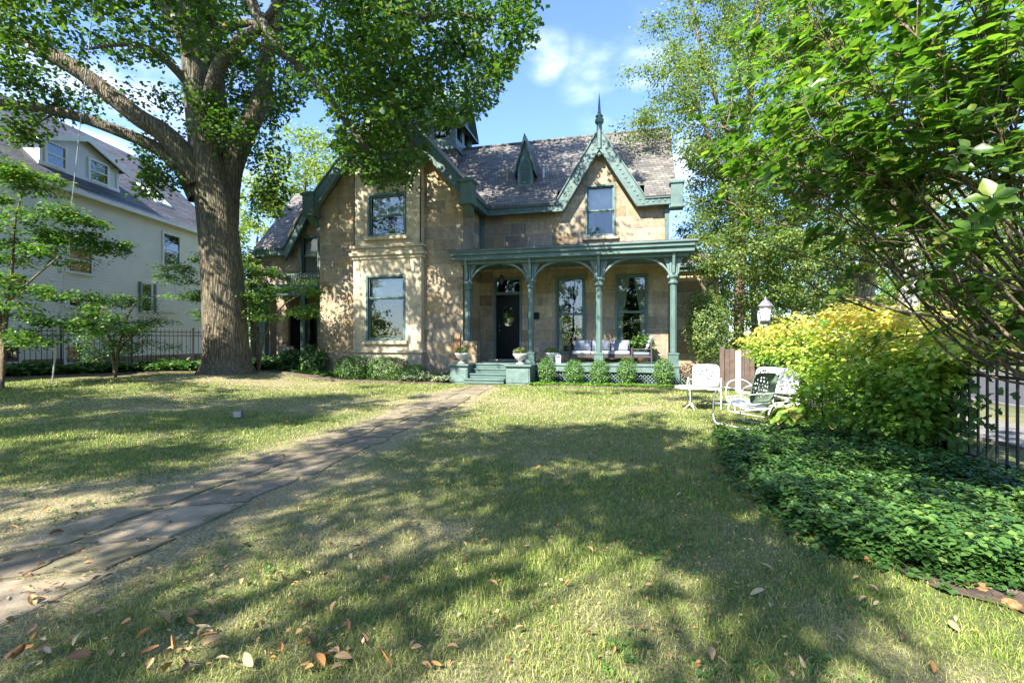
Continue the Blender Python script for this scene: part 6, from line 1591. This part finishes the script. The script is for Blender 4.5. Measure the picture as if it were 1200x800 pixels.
def put_leaf(x, y, s, k):
    o = bpy.data.objects.new('fallen_leaf', base_l[k]); COL.objects.link(o)
    onp = abs(x-float(path_x(y))) < .5
    o.location = (x, y, float(hgt(x,y))+(.016 if onp else .030)+.14*s); o.scale = (s,s,s); o.rotation_euler = (R.normal(0,.5), R.normal(0,.5), R.uniform(0,6.28))
    c = ('tan','brown','orange','pale')[k % 4]
    where = 'stone walk' if onp else ('near lawn' if y < 5 else 'middle lawn' if y < 9 else 'far lawn')
    tag(o, f'{ {"tan":"tan curled","brown":"dark brown","orange":"orange","pale":"pale straw coloured"}[c]} dry leaf lying on the {where}', 'leaf', group=f'{c} fallen leaves on the {where}')
cnt = 0
spots = [(375,785,.13,2),(392,772,.12,0),(300,745,.12,0),(530,750,.10,3),(470,718,.08,2),(147,738,.08,2),(350,715,.07,1),(500,662,.07,0),(235,655,.07,2),(232,648,.06,2),(575,708,.08,3),(690,750,.08,1),(640,690,.07,3),(760,690,.08,0),(665,690,.09,2),(880,640,.08,0),(902,715,.07,3),(960,715,.07,3),(985,755,.07,3),(780,655,.07,2),(610,745,.09,0),(30,770,.09,2),(130,775,.09,0),(560,620,.06,1),(40,755,.08,2),(752,745,.09,1),(935,632,.07,0)]
for px,py,s,k in spots:
    Y = 784/(py-400); put_leaf((px-600)/F*Y, Y, s*.6, k+4*int(R.integers(0,3))); cnt += 1
while cnt < 285:
    py = 400+392*R.uniform(.17,1)**.8; px = R.uniform(-20,1150); Y = 784/(py-400); x = (px-600)/F*Y
    if inside(bedpts, np.array([x]), np.array([Y]))[0] or x > 4: continue
    d_ = n2(np.array([x]),np.array([Y]),1.3,77)[0]
    if R.uniform() > .08+1.1*d_**2: continue
    put_leaf(x, Y, float(np.clip(R.lognormal(-2.95,.30),.025,.085)), int(R.choice([0,3,4,7,8,11,1,5,2,6,0,3]))); cnt += 1
# countless tiny bits of leaf litter
n = 5200; y = 2+12*R.uniform(0,1,n)**1.1; x = R.uniform(-1.15,.62,n)*y; k = ~inside(bedpts, x, y); x, y = x[k], y[k]; n = len(x)
P = np.stack([x,y,hgt(x,y)+R.uniform(.02,.04,n)],1)
tag(link('leaf_litter', leaf_mesh('leaf_litter', P, R.normal(0,.4,(n,3))+[0,0,1], R.normal(0,1,(n,3)), R.uniform(.010,.032,n), T_kite(), M['lf_litter'])), 'tiny crumbs of dry leaf scattered over the lawn', 'leaf litter', kind='stuff')
# stones on the bare corner of the bed
for k,(px,py,s,c) in enumerate([(1148,692,.10,'plaque'),(1165,700,.07,'wood_old'),(1186,712,.08,'plaque'),(1128,684,.08,'wood_old'),(1158,683,.08,'stone_dark'),(1180,695,.07,'stone_dark')]):
    Y = 784/(py-400); x = (px-600)/F*Y
    b = bmesh.new(); bmesh.ops.create_icosphere(b, subdivisions=3, radius=1)
    for v in b.verts: v.co *= 1+.2*math.sin(v.co.x*3+k)+.16*math.cos(v.co.y*5+k*2)+.07*math.sin(v.co.x*11+v.co.z*9); v.co.z *= .34
    me = bpy.data.meshes.new('bed_stone'); b.to_mesh(me); b.free(); me.materials.append(M[c]); o = link('bed_stone', me); o.scale = (s*.6,s*.42,s*.7); o.rotation_euler = (0,0,R.uniform(-1,.2)); o.location = (x,Y,.022)
    tag(o, ['flat orange brown stone at the front of the bare bed corner','dull flat stone just behind the orange brown one','round orange stone at the right edge of the picture','dull brown stone at the left end of the bare bed corner','dark brown stone beside the ground cover','small dark stone behind the round orange one'][k], 'stone', 'stones on the corner of the bed')
